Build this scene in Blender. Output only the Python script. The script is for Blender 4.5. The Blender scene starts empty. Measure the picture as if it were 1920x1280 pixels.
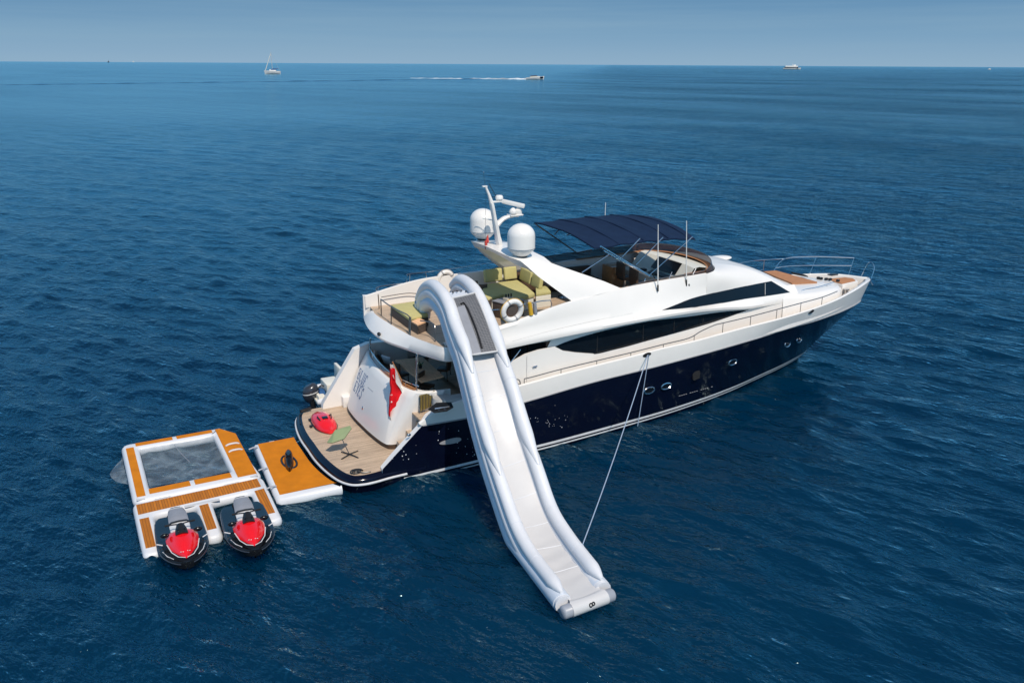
import bpy, bmesh, math, random
import numpy as np
from mathutils import Vector, Matrix
from mathutils.bvhtree import BVHTree
random.seed(7)
R = math.radians
SC = bpy.context.scene
COL = SC.collection

# ------------------------------------------------------------------ camera
# world = the yacht's own frame: x forward from the stern platform, y to port, z up from the waterline (metres)
FPX = 1606.66
CAM = np.array([-6.856, -29.071, 13.889])
def _basis():
    a = 11.0/1920
    p1 = np.array([-960, 115-640, FPX]); p2 = np.array([960, 126-640, FPX])
    up = np.cross(p1, p2); up /= np.linalg.norm(up)
    if up[1] > 0: up = -up
    xv = 70.19
    dy = np.array([xv-960, 115+a*xv-640, FPX]); dy /= np.linalg.norm(dy)
    dx = np.cross(dy, up)
    if dx[0] < 0: dx = -dx
    return dx, dy, up
BX, BY, BZ = _basis()
cam_d = bpy.data.cameras.new('camera'); cam = bpy.data.objects.new('camera', cam_d); COL.objects.link(cam)
cr = [BX[0], BY[0], BZ[0]]; cd = [BX[1], BY[1], BZ[1]]; cf = [BX[2], BY[2], BZ[2]]
cam.matrix_world = Matrix(((cr[0], -cd[0], -cf[0], CAM[0]), (cr[1], -cd[1], -cf[1], CAM[1]), (cr[2], -cd[2], -cf[2], CAM[2]), (0, 0, 0, 1)))
cam_d.sensor_width = 36; cam_d.lens = FPX/1920*36; cam_d.clip_start = .5; cam_d.clip_end = 120000
SC.camera = cam

# ------------------------------------------------------------------ light
SUN_DIR = Vector((-0.02, -0.60, 0.80)).normalized()        # towards the sun
elev = math.asin(SUN_DIR.z); azim = math.atan2(SUN_DIR.x, SUN_DIR.y)
W = bpy.data.worlds.new('World'); SC.world = W; W.use_nodes = True
wn, wl = W.node_tree.nodes, W.node_tree.links
bg = wn['Background']
sky = wn.new('ShaderNodeTexSky'); sky.sky_type = 'NISHITA'; sky.sun_disc = False
sky.sun_elevation = elev; sky.sun_rotation = azim; sky.altitude = 0
sky.air_density = 1.0; sky.dust_density = 0.3; sky.ozone_density = 3.0
tc = wn.new('ShaderNodeTexCoord')
mp = wn.new('ShaderNodeMapping'); mp.inputs['Scale'].default_value = (1.1, 1.1, 30.0)
wl.new(tc.outputs['Generated'], mp.inputs['Vector'])
nz = wn.new('ShaderNodeTexNoise'); nz.inputs['Scale'].default_value = 2.2; nz.inputs['Detail'].default_value = 6; nz.inputs['Roughness'].default_value = .55
wl.new(mp.outputs['Vector'], nz.inputs['Vector'])
cr_ = wn.new('ShaderNodeValToRGB'); cr_.color_ramp.elements[0].position = .38; cr_.color_ramp.elements[0].color = (0, 0, 0, 1)
cr_.color_ramp.elements[1].position = .78; cr_.color_ramp.elements[1].color = (1, 1, 1, 1)
wl.new(nz.outputs['Fac'], cr_.inputs['Fac'])
# low band of the sky: sea haze, then brighter blue added for the water's reflections
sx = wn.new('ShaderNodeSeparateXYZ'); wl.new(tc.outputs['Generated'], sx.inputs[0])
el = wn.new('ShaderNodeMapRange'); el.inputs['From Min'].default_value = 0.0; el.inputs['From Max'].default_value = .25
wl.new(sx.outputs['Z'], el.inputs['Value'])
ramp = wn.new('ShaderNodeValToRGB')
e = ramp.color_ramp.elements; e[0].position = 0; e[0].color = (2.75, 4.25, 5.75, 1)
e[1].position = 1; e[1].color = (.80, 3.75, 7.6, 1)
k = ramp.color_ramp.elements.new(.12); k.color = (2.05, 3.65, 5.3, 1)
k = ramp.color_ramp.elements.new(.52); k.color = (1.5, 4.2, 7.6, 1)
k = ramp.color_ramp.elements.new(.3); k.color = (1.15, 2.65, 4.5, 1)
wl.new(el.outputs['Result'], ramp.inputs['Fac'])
mul = wn.new('ShaderNodeMix'); mul.data_type = 'RGBA'
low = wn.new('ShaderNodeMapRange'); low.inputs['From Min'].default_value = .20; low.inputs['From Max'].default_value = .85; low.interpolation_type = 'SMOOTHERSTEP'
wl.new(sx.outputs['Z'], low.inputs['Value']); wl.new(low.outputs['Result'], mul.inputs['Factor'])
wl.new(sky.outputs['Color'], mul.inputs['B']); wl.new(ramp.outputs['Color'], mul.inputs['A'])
cmx = wn.new('ShaderNodeMix'); cmx.data_type = 'RGBA'; cmx.blend_type = 'MIX'
cm = wn.new('ShaderNodeMath'); cm.operation = 'MULTIPLY'; cm.inputs[1].default_value = .50
wl.new(cr_.outputs['Color'], cm.inputs[0]); wl.new(cm.outputs[0], cmx.inputs['Factor'])
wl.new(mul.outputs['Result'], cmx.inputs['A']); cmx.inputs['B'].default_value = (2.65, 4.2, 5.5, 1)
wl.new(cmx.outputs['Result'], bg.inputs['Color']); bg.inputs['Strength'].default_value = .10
sun_d = bpy.data.lights.new('sun', 'SUN'); sun_d.energy = 3.95; sun_d.angle = R(.5); sun_d.color = (1, .905, .79)
sun = bpy.data.objects.new('sun', sun_d); COL.objects.link(sun); sun.location = (0, 0, 60)
sun.rotation_euler = SUN_DIR.to_track_quat('Z', 'Y').to_euler()
SC.view_settings.view_transform = 'Standard'; SC.view_settings.look = 'None'; SC.view_settings.exposure = 0.0; SC.view_settings.gamma = 1
SC.render.engine = 'CYCLES'; SC.cycles.max_bounces = 6; SC.cycles.transparent_max_bounces = 12

# ------------------------------------------------------------------ helpers
def ray(px, py):
    d = np.array([px-960, py-640, FPX]); return np.array([d@BX, d@BY, d@BZ])
def at(px, py, x=None, y=None, z=None):
    """point of the plane x=, y= or z= seen at a pixel of the photograph"""
    r = ray(px, py)
    if z is not None: t = (z-CAM[2])/r[2]
    elif y is not None: t = (y-CAM[1])/r[1]
    else: t = (x-CAM[0])/r[0]
    return Vector(CAM + r*t)
def pick(l): return [at(a, b, y=c) for a, b, c in l]
def pick_z(l, z): return [at(a, b, z=z) for a, b in l]
def on(bvh, px, py, off=.006):
    r = ray(px, py); r = Vector(r/np.linalg.norm(r))
    h = bvh.ray_cast(Vector(CAM), r, 200)
    if h[0] is None: return None
    n = h[1] if h[1].dot(r) < 0 else -h[1]
    return h[0]+n*off
def pchip(pts):
    xs = np.array([p[0] for p in pts], float); ys = np.array([p[1] for p in pts], float)
    h = np.diff(xs); d = np.diff(ys)/h; m = np.zeros(len(xs))
    m[0] = d[0]; m[-1] = d[-1]
    for i in range(1, len(xs)-1):
        m[i] = 0 if d[i-1]*d[i] <= 0 else 2*d[i-1]*d[i]/(d[i-1]+d[i])
    def f(x):
        x = min(max(x, xs[0]), xs[-1]); i = min(max(int(np.searchsorted(xs, x))-1, 0), len(h)-1)
        t = (x-xs[i])/h[i]
        return float((2*t**3-3*t**2+1)*ys[i]+(t**3-2*t**2+t)*h[i]*m[i]+(-2*t**3+3*t**2)*ys[i+1]+(t**3-t**2)*h[i]*m[i+1])
    return f
def lerp(a, b, t): return a+(b-a)*t
def V3(*a): return Vector(a)
def smoothline(pts, n=6):
    pts = [Vector(p) for p in pts]; out = []
    for i in range(len(pts)-1):
        p0 = pts[max(i-1, 0)]; p1 = pts[i]; p2 = pts[i+1]; p3 = pts[min(i+2, len(pts)-1)]
        for k in range(n):
            t = k/n
            out.append(.5*((2*p1)+(p2-p0)*t+(2*p0-5*p1+4*p2-p3)*t*t+(3*p1-p0-3*p2+p3)*t**3))
    out.append(pts[-1]); return out

class MB:
    def __init__(s): s.v = []; s.f = []
    def add(s, vs, fs):
        o = len(s.v); s.v += [tuple(v) for v in vs]; s.f += [tuple(i+o for i in f) for f in fs]; return s
    def bm(s, b, M=None):
        if M is not None: b.transform(M)
        b.verts.index_update()
        s.add([v.co.copy() for v in b.verts], [[v.index for v in f.verts] for f in b.faces]); b.free(); return s
    def box(s, c, sz, rz=0, bev=0, seg=2, M=None):
        b = bmesh.new(); bmesh.ops.create_cube(b, size=1)
        bmesh.ops.scale(b, vec=sz, verts=b.verts)
        if bev: bmesh.ops.bevel(b, geom=b.edges[:], offset=bev, segments=seg, profile=.6, affect='EDGES')
        T = Matrix.Translation(Vector(c)) @ (M if M is not None else Matrix.Rotation(rz, 4, 'Z'))
        return s.bm(b, T)
    def prism(s, poly, z0, z1, bev=0, seg=2):
        """vertical prism over a plan polygon"""
        b = bmesh.new(); vs = [b.verts.new((p[0], p[1], z0)) for p in poly]
        f = b.faces.new(vs); r = bmesh.ops.extrude_face_region(b, geom=[f])
        for v in r['geom']:
            if isinstance(v, bmesh.types.BMVert): v.co.z = z1
        bmesh.ops.recalc_face_normals(b, faces=b.faces)
        if bev:
            ed = [e for e in b.edges if len(e.link_faces) == 2 and e.calc_face_angle(0) > .5]
            bmesh.ops.bevel(b, geom=ed, offset=bev, segments=seg, profile=.6, affect='EDGES')
        return s.bm(b)
    def slab(s, poly, d):
        """polygon in space given thickness by the vector d"""
        n = len(poly); P = [Vector(p) for p in poly]; Q = [p+Vector(d) for p in P]
        return s.add(P+Q, [list(range(n)), list(range(2*n-1, n-1, -1))]+[[i, i+n, (i+1) % n+n, (i+1) % n] for i in range(n)])
    def loft(s, rows, cu=False, cv=False, cap0=False, cap1=False):
        n = len(rows[0]); m = len(rows); vs = [p for r in rows for p in r]; fs = []
        for i in range(m if cv else m-1):
            for j in range(n if cu else n-1):
                a = i*n+j; b = i*n+(j+1) % n; i2 = (i+1) % m; fs.append((a, b, i2*n+(j+1) % n, i2*n+j))
        if cap0: fs.append(tuple(range(n-1, -1, -1)))
        if cap1: fs.append(tuple((m-1)*n+j for j in range(n)))
        return s.add(vs, fs)
    def tube(s, pts, r, n=8, closed=False, flat=1.0, up=None):
        pts = [Vector(p) for p in pts]; m = len(pts); rows = []; nrm = None
        for i in range(m):
            a = pts[(i-1) % m] if (closed or i > 0) else pts[i]; b = pts[(i+1) % m] if (closed or i < m-1) else pts[i]
            t = (b-a).normalized()
            if nrm is None:
                q = Vector(up) if up else (Vector((0, 0, 1)) if abs(t.z) < .9 else Vector((1, 0, 0)))
                nrm = (q-t*q.dot(t)).normalized()
            else:
                nrm = (nrm-t*nrm.dot(t)).normalized()
            bn = t.cross(nrm); rr = r[i] if isinstance(r, (list, tuple)) else r
            rows.append([pts[i]+nrm*rr*flat*math.sin(2*math.pi*k/n)+bn*rr*math.cos(2*math.pi*k/n) for k in range(n)])
        return s.loft(rows, cu=True, cv=closed, cap0=not closed, cap1=not closed)
    def lathe(s, prof, c=(0, 0, 0), n=24, M=None):
        rows = []
        for r, z in prof:
            rows.append([Vector((r*math.cos(2*math.pi*k/n), r*math.sin(2*math.pi*k/n), z)) for k in range(n)])
        if M is not None: rows = [[M @ p for p in q] for q in rows]
        rows = [[p+Vector(c) for p in q] for q in rows]
        return s.loft(rows, cu=True, cap0=True, cap1=True)
    def torus(s, c, R_, r, M=None, n=28, m=10):
        M = M if M is not None else Matrix()
        pts = [Vector(c)+M @ Vector((R_*math.cos(2*math.pi*k/n), R_*math.sin(2*math.pi*k/n), 0)) for k in range(n)]
        return s.tube(pts, r, n=m, closed=True, up=(M @ Vector((0, 0, 1))))
    def ball(s, c, r, n=12):
        b = bmesh.new(); bmesh.ops.create_uvsphere(b, u_segments=n, v_segments=max(6, n//2+2), radius=1)
        r = r if isinstance(r, (tuple, list)) else (r, r, r)
        return s.bm(b, Matrix.Translation(Vector(c)) @ Matrix.Diagonal((*r, 1)))
    def mirror(s):
        n = len(s.v); s.v += [(x, -y, z) for x, y, z in s.v]; s.f += [tuple(n+i for i in reversed(f)) for f in s.f]; return s
    def move(s, M):
        s.v = [tuple(M @ Vector(v)) for v in s.v]; return s
    def bvh(s): return BVHTree.FromPolygons([Vector(v) for v in s.v], s.f)
    def pieces(s):
        n = len(s.v); par = list(range(n))
        def f(i):
            while par[i] != i: par[i] = par[par[i]]; i = par[i]
            return i
        for q in s.f:
            for k in q[1:]: par[f(k)] = f(q[0])
        g = {}
        for q in s.f: g.setdefault(f(q[0]), []).append(q)
        out = []
        for fs in g.values():
            ids = sorted({i for q in fs for i in q}); mp = {i: k for k, i in enumerate(ids)}
            m = MB(); m.v = [s.v[i] for i in ids]; m.f = [tuple(mp[i] for i in q) for q in fs]; out.append(m)
        return out
    def build_each(s, name, m, parent=None, **k): return [q.build(name, m, parent, **k) for q in s.pieces()]
    def build(s, name, m, parent=None, smooth=38, recalc=True):
        me = bpy.data.meshes.new(name); me.from_pydata(s.v, [], s.f); me.validate()
        if recalc:
            b = bmesh.new(); b.from_mesh(me); bmesh.ops.remove_doubles(b, verts=b.verts, dist=1e-5)
            bmesh.ops.recalc_face_normals(b, faces=b.faces); b.to_mesh(me); b.free()
        if smooth:
            me.polygons.foreach_set('use_smooth', [True]*len(me.polygons)); me.set_sharp_from_angle(angle=R(smooth))
        me.materials.append(m); me.update()
        o = bpy.data.objects.new(name, me); COL.objects.link(o)
        if parent is not None:
            o.parent = parent
            w = parent
            inv = Matrix.Translation(-Vector(ORG.get(parent.name, (0, 0, 0))))
            me.transform(inv)
            ORG[o.name] = ORG.get(parent.name, (0, 0, 0))
        return o
ORG = {}
def thing(name, label, cat, loc=(0, 0, 0), group=None):
    o = bpy.data.objects.new(name, None); COL.objects.link(o); o.location = loc; o.empty_display_size = .3
    ORG[o.name] = tuple(loc)
    return tag(o, label, cat, group)
def tag(o, label, cat, group=None):
    o['label'] = label; o['category'] = cat
    if group: o['group'] = group
    return o
def struct(o, kind='structure'): o['kind'] = kind; return o

# ------------------------------------------------------------------ materials
def mat(name, col, rough=.4, metal=0, spec=.5, coat=0, var=.06, vscale=3.0, bump=0, bscale=40, alpha=1, trans=0, stretch=(1, 1, 1)):
    m = bpy.data.materials.new(name); m.use_nodes = True; n, l = m.node_tree.nodes, m.node_tree.links
    p = n['Principled BSDF']; p.inputs['Roughness'].default_value = rough; p.inputs['Metallic'].default_value = metal
    p.inputs['Specular IOR Level'].default_value = spec; p.inputs['Coat Weight'].default_value = coat; p.inputs['Coat Roughness'].default_value = .06
    p.inputs['Alpha'].default_value = alpha; p.inputs['Transmission Weight'].default_value = trans
    t = n.new('ShaderNodeTexCoord'); mpn = n.new('ShaderNodeMapping'); mpn.inputs['Scale'].default_value = stretch
    l.new(t.outputs['Object'], mpn.inputs['Vector'])
    z = n.new('ShaderNodeTexNoise'); z.inputs['Scale'].default_value = vscale; z.inputs['Detail'].default_value = 5
    l.new(mpn.outputs['Vector'], z.inputs['Vector'])
    r = n.new('ShaderNodeValToRGB'); r.color_ramp.elements[0].position = .3; r.color_ramp.elements[1].position = .7
    r.color_ramp.elements[0].color = (*[c*(1-var) for c in col], 1); r.color_ramp.elements[1].color = (*[min(1, c*(1+var)) for c in col], 1)
    l.new(z.outputs['Fac'], r.inputs['Fac']); l.new(r.outputs['Color'], p.inputs['Base Color'])
    if bump:
        z2 = n.new('ShaderNodeTexNoise'); z2.inputs['Scale'].default_value = bscale; z2.inputs['Detail'].default_value = 4
        l.new(mpn.outputs['Vector'], z2.inputs['Vector'])
        b = n.new('ShaderNodeBump'); b.inputs['Strength'].default_value = bump; b.inputs['Distance'].default_value = .02
        l.new(z2.outputs['Fac'], b.inputs['Height']); l.new(b.outputs['Normal'], p.inputs['Normal'])
    return m
def planks(name, col, line, pitch=.07, axis=1, rough=.55, lw=.12, var=.14):
    m = mat(name, col, rough, var=var, vscale=4, stretch=(.6, 3, 1) if axis == 1 else (3, .6, 1))
    n, l = m.node_tree.nodes, m.node_tree.links; p = n['Principled BSDF']
    t = n.new('ShaderNodeTexCoord'); s = n.new('ShaderNodeSeparateXYZ'); l.new(t.outputs['Object'], s.inputs[0])
    a = n.new('ShaderNodeMath'); a.operation = 'DIVIDE'; a.inputs[1].default_value = pitch; l.new(s.outputs[axis], a.inputs[0])
    f = n.new('ShaderNodeMath'); f.operation = 'FRACT'; l.new(a.outputs[0], f.inputs[0])
    g = n.new('ShaderNodeMath'); g.operation = 'LESS_THAN'; g.inputs[1].default_value = lw; l.new(f.outputs[0], g.inputs[0])
    fl = n.new('ShaderNodeMath'); fl.operation = 'FLOOR'; l.new(a.outputs[0], fl.inputs[0])
    wn_ = n.new('ShaderNodeTexWhiteNoise'); wn_.noise_dimensions = '1D'; l.new(fl.outputs[0], wn_.inputs['W'])
    mr = n.new('ShaderNodeMapRange'); mr.inputs['To Min'].default_value = .85; mr.inputs['To Max'].default_value = 1.12; l.new(wn_.outputs['Value'], mr.inputs['Value'])
    old = p.inputs['Base Color'].links[0].from_socket
    mu = n.new('ShaderNodeMix'); mu.data_type = 'RGBA'; mu.blend_type = 'MULTIPLY'; mu.inputs['Factor'].default_value = 1
    l.new(old, mu.inputs['A']); l.new(mr.outputs['Result'], mu.inputs['B'])
    mx = n.new('ShaderNodeMix'); mx.data_type = 'RGBA'; l.new(g.outputs[0], mx.inputs['Factor'])
    l.new(mu.outputs['Result'], mx.inputs['A']); mx.inputs['B'].default_value = (*line, 1)
    l.new(mx.outputs['Result'], p.inputs['Base Color'])
    return m
WHITE = mat('white_gelcoat', (.78, .75, .71), .28, coat=.25, var=.02, vscale=.8)
CREAM = mat('cream_gelcoat', (.72, .69, .60), .35, var=.03)
NAVY = mat('navy_gelcoat', (.0022, .0035, .013), .14, spec=.28, coat=.08, var=.1, vscale=.7)
STRIPE = mat('boot_stripe_paint', (.62, .62, .63), .35, var=.08, vscale=6)
GREYRAIL = mat('rub_rail_rubber', (.30, .30, .31), .4, var=.1)
CHROME = mat('stainless_steel', (.62, .63, .64), .16, metal=1, var=.03)
DARKMETAL = mat('shaded_steel', (.20, .19, .18), .3, metal=.8, var=.05)  # darker copy of the stainless steel, shade put into its colour
GLASS = mat('tinted_glass', (.004, .006, .009), .05, spec=.35, coat=0, var=.1)
SMOKE = mat('smoked_acrylic', (.05, .028, .017), .10, alpha=.80, var=.1)
TEAK = planks('teak_deck', (.50, .375, .265), (.20, .15, .105), .075, 1, lw=.10)
TEAKDARK = planks('oiled_teak', (.36, .17, .075), (.12, .06, .03), .08, 1, .35, lw=.06)
WOOD = mat('varnished_wood', (.42, .19, .08), .22, coat=.4, var=.2, vscale=5, stretch=(.5, 4, 1))
CANVAS = mat('navy_canvas', (.006, .0185, .052), .85, spec=.2, var=.10, vscale=3, bump=.15, bscale=90)
LIME = mat('lime_fabric', (.50, .45, .20), .85, spec=.2, var=.05, vscale=5, bump=.15, bscale=60)
TANPAD = mat('tan_fabric', (.40, .19, .095), .85, spec=.2, var=.08, vscale=5, bump=.1)
WICKER = mat('brown_wicker', (.085, .062, .05), .7, var=.3, vscale=60, bump=.6, bscale=90)
BROWN = mat('brown_leather', (.075, .042, .025), .5, var=.15)
BLACK = mat('black_plastic', (.012, .012, .013), .35, var=.2)
BLACKGLOSS = mat('gloss_black', (.006, .006, .007), .22, spec=.35, coat=.15, var=.2)
DGREY = mat('dark_grey_foam', (.022, .022, .023), .85, spec=.12, var=.2, vscale=20, bump=.3, bscale=60)
MGREY = mat('grey_vinyl', (.24, .25, .28), .55, var=.08, bump=.1)
SILVER = mat('silver_vinyl', (.62, .62, .62), .4, var=.05)
RED = mat('gloss_red', (.78, .006, .012), .18, coat=.7, var=.04)
FLAGRED = mat('red_bunting', (.72, .012, .02), .8, spec=.15, var=.06)
PVC = mat('white_pvc', (.66, .67, .695), .38, var=.03, vscale=2, bump=.12, bscale=5)
PVCBED = mat('white_slide_bed', (.555, .55, .55), .34, var=.02, vscale=2, bump=.18, bscale=4)
PVCGREY = mat('grey_pvc', (.30, .32, .36), .4, var=.06)
SKIRT = mat('shade_blue_pvc', (.58, .63, .70), .42, var=.03, vscale=2, bump=.12, bscale=5)  # white PVC with the slide walls' bluish shade put into its colour
ORANGE = mat('orange_foam', (.55, .175, .003), .8, spec=.25, var=.10, vscale=2.5, bump=.1, bscale=50)
ORANGEL = planks('lined_orange_foam', (.46, .145, .004), (.24, .075, .004), .085, 0, .8, lw=.22, var=.1)
GREENTOP = mat('green_plastic', (.24, .30, .15), .5, var=.06)  # green darkened so the colour carries the shade on the tabletop's underside
YELLOW = mat('yellow_plastic', (.62, .36, .02), .45, var=.1)
ROPE = mat('pale_blue_rope', (.30, .38, .50), .7, var=.15, vscale=40)
BLUE = mat('blue_cover', (.02, .09, .24), .5, var=.15)
ENGINE = mat('charcoal_cowling', (.03, .033, .042), .25, coat=.4, var=.15)
CEIL = mat('off_white_panel', (.66, .63, .57), .5, var=.03)
PLASTER = mat('beige_panel', (.62, .55, .43), .5, var=.04)
LIGHTWOOD = mat('pale_table_wood', (.80, .48, .28), .6, spec=.15, coat=0, var=.15, vscale=5, stretch=(4, .5, 1))
GREYFIT = mat('grey_gelcoat', (.45, .44, .42), .45, var=.05)


# ------------------------------------------------------------------ water
def sea_material():
    m = bpy.data.materials.new('sea_water'); m.use_nodes = True; n, l = m.node_tree.nodes, m.node_tree.links
    p = n['Principled BSDF']; p.inputs['IOR'].default_value = 1.333; p.inputs['Roughness'].default_value = .10
    p.inputs['Specular IOR Level'].default_value = .5; p.inputs['Specular Tint'].default_value = (.12, .70, 1, 1)
    p.subsurface_method = 'BURLEY'; p.inputs['Subsurface Weight'].default_value = 1; p.inputs['Subsurface Radius'].default_value = (.6, 1.6, 2.4); p.inputs['Subsurface Scale'].default_value = 1
    g = n.new('ShaderNodeNewGeometry')
    def noise(scale, stretch, rot, detail, rough=.5):
        vr = n.new('ShaderNodeVectorRotate'); vr.inputs['Axis'].default_value = (0, 0, 1); vr.inputs['Angle'].default_value = -rot; l.new(g.outputs['Position'], vr.inputs['Vector'])
        mpn = n.new('ShaderNodeMapping'); mpn.inputs['Scale'].default_value = stretch; l.new(vr.outputs['Vector'], mpn.inputs['Vector'])
        z = n.new('ShaderNodeTexNoise'); z.inputs['Scale'].default_value = scale; z.inputs['Detail'].default_value = detail; z.inputs['Roughness'].default_value = rough
        l.new(mpn.outputs['Vector'], z.inputs['Vector']); return z
    # body colour: deep blue with slow drifts towards green-blue
    c = noise(.02, (1, 1, 1), 0, 4)
    r = n.new('ShaderNodeValToRGB'); r.color_ramp.elements[0].position = .35; r.color_ramp.elements[1].position = .68
    r.color_ramp.elements[0].color = (.00005, .0150, .044, 1); r.color_ramp.elements[1].color = (.0001, .0225, .054, 1)
    l.new(c.outputs['Fac'], r.inputs['Fac']); l.new(r.outputs['Color'], p.inputs['Base Color'])
    # ripples (bump), longer along the crests; wind patches change how rough they are
    crest = CREST
    b0 = noise(.035, (.35, 1, 1), crest, 5, .6); b3 = noise(.30, (.4, 1, 1), crest-.1, 5, .6); b1 = noise(1.3, (.5, 1.0, 1), crest+.12, 4, .6); b2 = noise(4.2, (.6, 1.0, 1), crest-.2, 3, .6)
    wp = noise(.012, (.4, 1, 1), crest, 5, .62)
    wr = n.new('ShaderNodeMapRange'); wr.inputs['From Min'].default_value = .36; wr.inputs['From Max'].default_value = .64; wr.inputs['To Min'].default_value = .22; wr.inputs['To Max'].default_value = 1.4
    l.new(wp.outputs['Fac'], wr.inputs['Value'])
    # the breeze drops towards the far left: calmer water there
    cv = n.new('ShaderNodeVectorMath'); cv.operation = 'DOT_PRODUCT'; cv.inputs[1].default_value = (.0083, -.0056, 0); l.new(g.outputs['Position'], cv.inputs[0])
    wp2 = noise(.0035, (.5, 1, 1), crest+.4, 3, .5)
    ca = n.new('ShaderNodeMath'); ca.operation = 'ADD'; l.new(cv.outputs['Value'], ca.inputs[0])
    cb = n.new('ShaderNodeMath'); cb.operation = 'MULTIPLY_ADD'; cb.inputs[1].default_value = 1.1; cb.inputs[2].default_value = -.55; l.new(wp2.outputs['Fac'], cb.inputs[0]); l.new(cb.outputs[0], ca.inputs[1])
    calm = n.new('ShaderNodeMapRange'); calm.interpolation_type = 'SMOOTHSTEP'; calm.inputs['From Min'].default_value = -1.0; calm.inputs['From Max'].default_value = .55; calm.inputs['To Min'].default_value = .34; calm.inputs['To Max'].default_value = 1.0
    l.new(ca.outputs[0], calm.inputs['Value'])
    wm = n.new('ShaderNodeMath'); wm.operation = 'MULTIPLY'; l.new(wr.outputs['Result'], wm.inputs[0]); l.new(calm.outputs['Result'], wm.inputs[1])
    def bump(h, dist, prev, s=None):
        b = n.new('ShaderNodeBump'); b.inputs['Distance'].default_value = dist; b.inputs['Strength'].default_value = 1
        l.new(h.outputs['Fac'], b.inputs['Height'])
        if s: l.new(s, b.inputs['Strength'])
        if prev: l.new(prev.outputs['Normal'], b.inputs['Normal'])
        return b
    q = bump(b0, 1.9, None, calm.outputs['Result']); q = bump(b3, .85, q, calm.outputs['Result']); q = bump(b1, .46, q, wm.outputs[0]); q = bump(b2, .060, q, wm.outputs[0])
    p.inputs['Specular IOR Level'].default_value = 0
    gl = n.new('ShaderNodeBsdfGlossy'); gl.inputs['Color'].default_value = (.66, .94, 1, 1); gl.inputs['Roughness'].default_value = .13; l.new(q.outputs['Normal'], gl.inputs['Normal'])
    fr_ = n.new('ShaderNodeFresnel'); fr_.inputs['IOR'].default_value = 1.34; l.new(q.outputs['Normal'], fr_.inputs['Normal'])
    ms_ = n.new('ShaderNodeMixShader'); l.new(fr_.outputs[0], ms_.inputs[0]); l.new(p.outputs[0], ms_.inputs[1]); l.new(gl.outputs[0], ms_.inputs[2])
    l.new(ms_.outputs[0], n['Material Output'].inputs['Surface'])
    return m
CREST = R(-68)        # direction the wave crests run in
def build_sea():
    ang0 = math.atan2(cf[1], cf[0])
    rr = [6.0]
    while rr[-1] < 60000:
        q = rr[-1]; rr.append(q*(1.0048 if q < 200 else 1.0048+.012*min(1, (q-200)/600))+.008)
    rr = np.array(rr); th = ang0+np.concatenate([np.linspace(-math.pi, -.78, 40)[:-1], np.linspace(-.78, .78, 860), np.linspace(.78, math.pi, 40)[1:-1]])
    nr, nt = len(rr), len(th)
    Rg, T = np.meshgrid(rr, th, indexing='ij')
    X = CAM[0]+Rg*np.cos(T); Yg = CAM[1]+Rg*np.sin(T); Zg = np.zeros_like(X)
    sp = np.maximum(np.gradient(rr)[:, None]*np.ones_like(T), Rg*.00182)
    rng = np.random.RandomState(5); X0, Y0 = X.copy(), Yg.copy()
    for i in range(80):
        lam = .65*(8.5**(i/79.0))*rng.uniform(.9, 1.1)
        a = CREST+R(90)+rng.normal(0, R(26)); k = 2*math.pi/lam; kx, ky = k*math.cos(a), k*math.sin(a)
        amp = .0048*lam**.95*rng.uniform(.5, 1.3)*(1.25 if lam < 2.2 else .62)
        w = np.clip((lam/sp-2.5)/3.0, 0, 1)
        ph = kx*X0+ky*Y0+rng.uniform(0, 6.28)
        s, c = np.sin(ph), np.cos(ph)
        Zg += amp*w*s; X += amp*w*1.05*math.cos(a)*c; Yg += amp*w*1.05*math.sin(a)*c
    co = np.stack([X, Yg, Zg], -1).reshape(-1, 3)
    co = np.vstack([co, [[CAM[0], CAM[1], 0]]]).astype(np.float32)
    i, j = np.meshgrid(np.arange(nr-1), np.arange(nt), indexing='ij'); j2 = (j+1) % nt
    q = np.stack([i*nt+j, (i+1)*nt+j, (i+1)*nt+j2, i*nt+j2], -1).reshape(-1, 4)
    jj = np.arange(nt); tri = np.stack([np.full(nt, nr*nt), jj, (jj+1) % nt], -1)
    me = bpy.data.meshes.new('water'); me.vertices.add(len(co)); me.vertices.foreach_set('co', co.ravel())
    li = np.concatenate([q.ravel(), tri.ravel()]).astype(np.int32)
    me.loops.add(len(li)); me.loops.foreach_set('vertex_index', li)
    ls = np.concatenate([np.arange(len(q))*4, len(q)*4+np.arange(nt)*3]).astype(np.int32)
    me.polygons.add(len(ls)); me.polygons.foreach_set('loop_start', ls)
    me.polygons.foreach_set('use_smooth', [True]*len(ls)); me.update(calc_edges=True); me.validate()
    me.materials.append(sea_material())
    o = bpy.data.objects.new('water', me); COL.objects.link(o); struct(o)
build_sea()

# ================================================================== MOTOR YACHT
Y = thing('motor_yacht', 'large motor yacht with navy hull and white superstructure, anchored at the centre', 'yacht', (14, 0, 0))

# ---------- hull lines
fWL = pchip([(0, 3.42), (.27, 3.40), (.36, 3.32), (.49, 3.1), (.625, 2.65), (.714, 2.2), (.80, 1.62), (.89, 1.0), (.955, .46), (1, 0)])
fK = pchip([(3, 3.42), (8, 3.48), (14, 3.47), (16, 3.42), (18, 3.3), (20, 3.05), (22, 2.74), (24, 2.24), (26, 1.50), (27.5, .80), (28.1, .42), (28.38, 0)])
zK = pchip([(3, 1.95), (4.8, 1.92), (7.1, 2.12), (10.2, 2.40), (12.6, 2.52), (15, 2.67), (18.3, 2.86), (21, 2.95), (23.5, 2.92), (25.5, 2.84), (28.4, 2.70)])
fS = pchip([(3, 3.42), (8, 3.50), (14, 3.50), (16, 3.5), (18, 3.45), (20, 3.31), (22, 3.0), (24, 2.5), (26, 1.80), (27.5, 1.12), (28.5, .52), (29.05, 0)])
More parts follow.
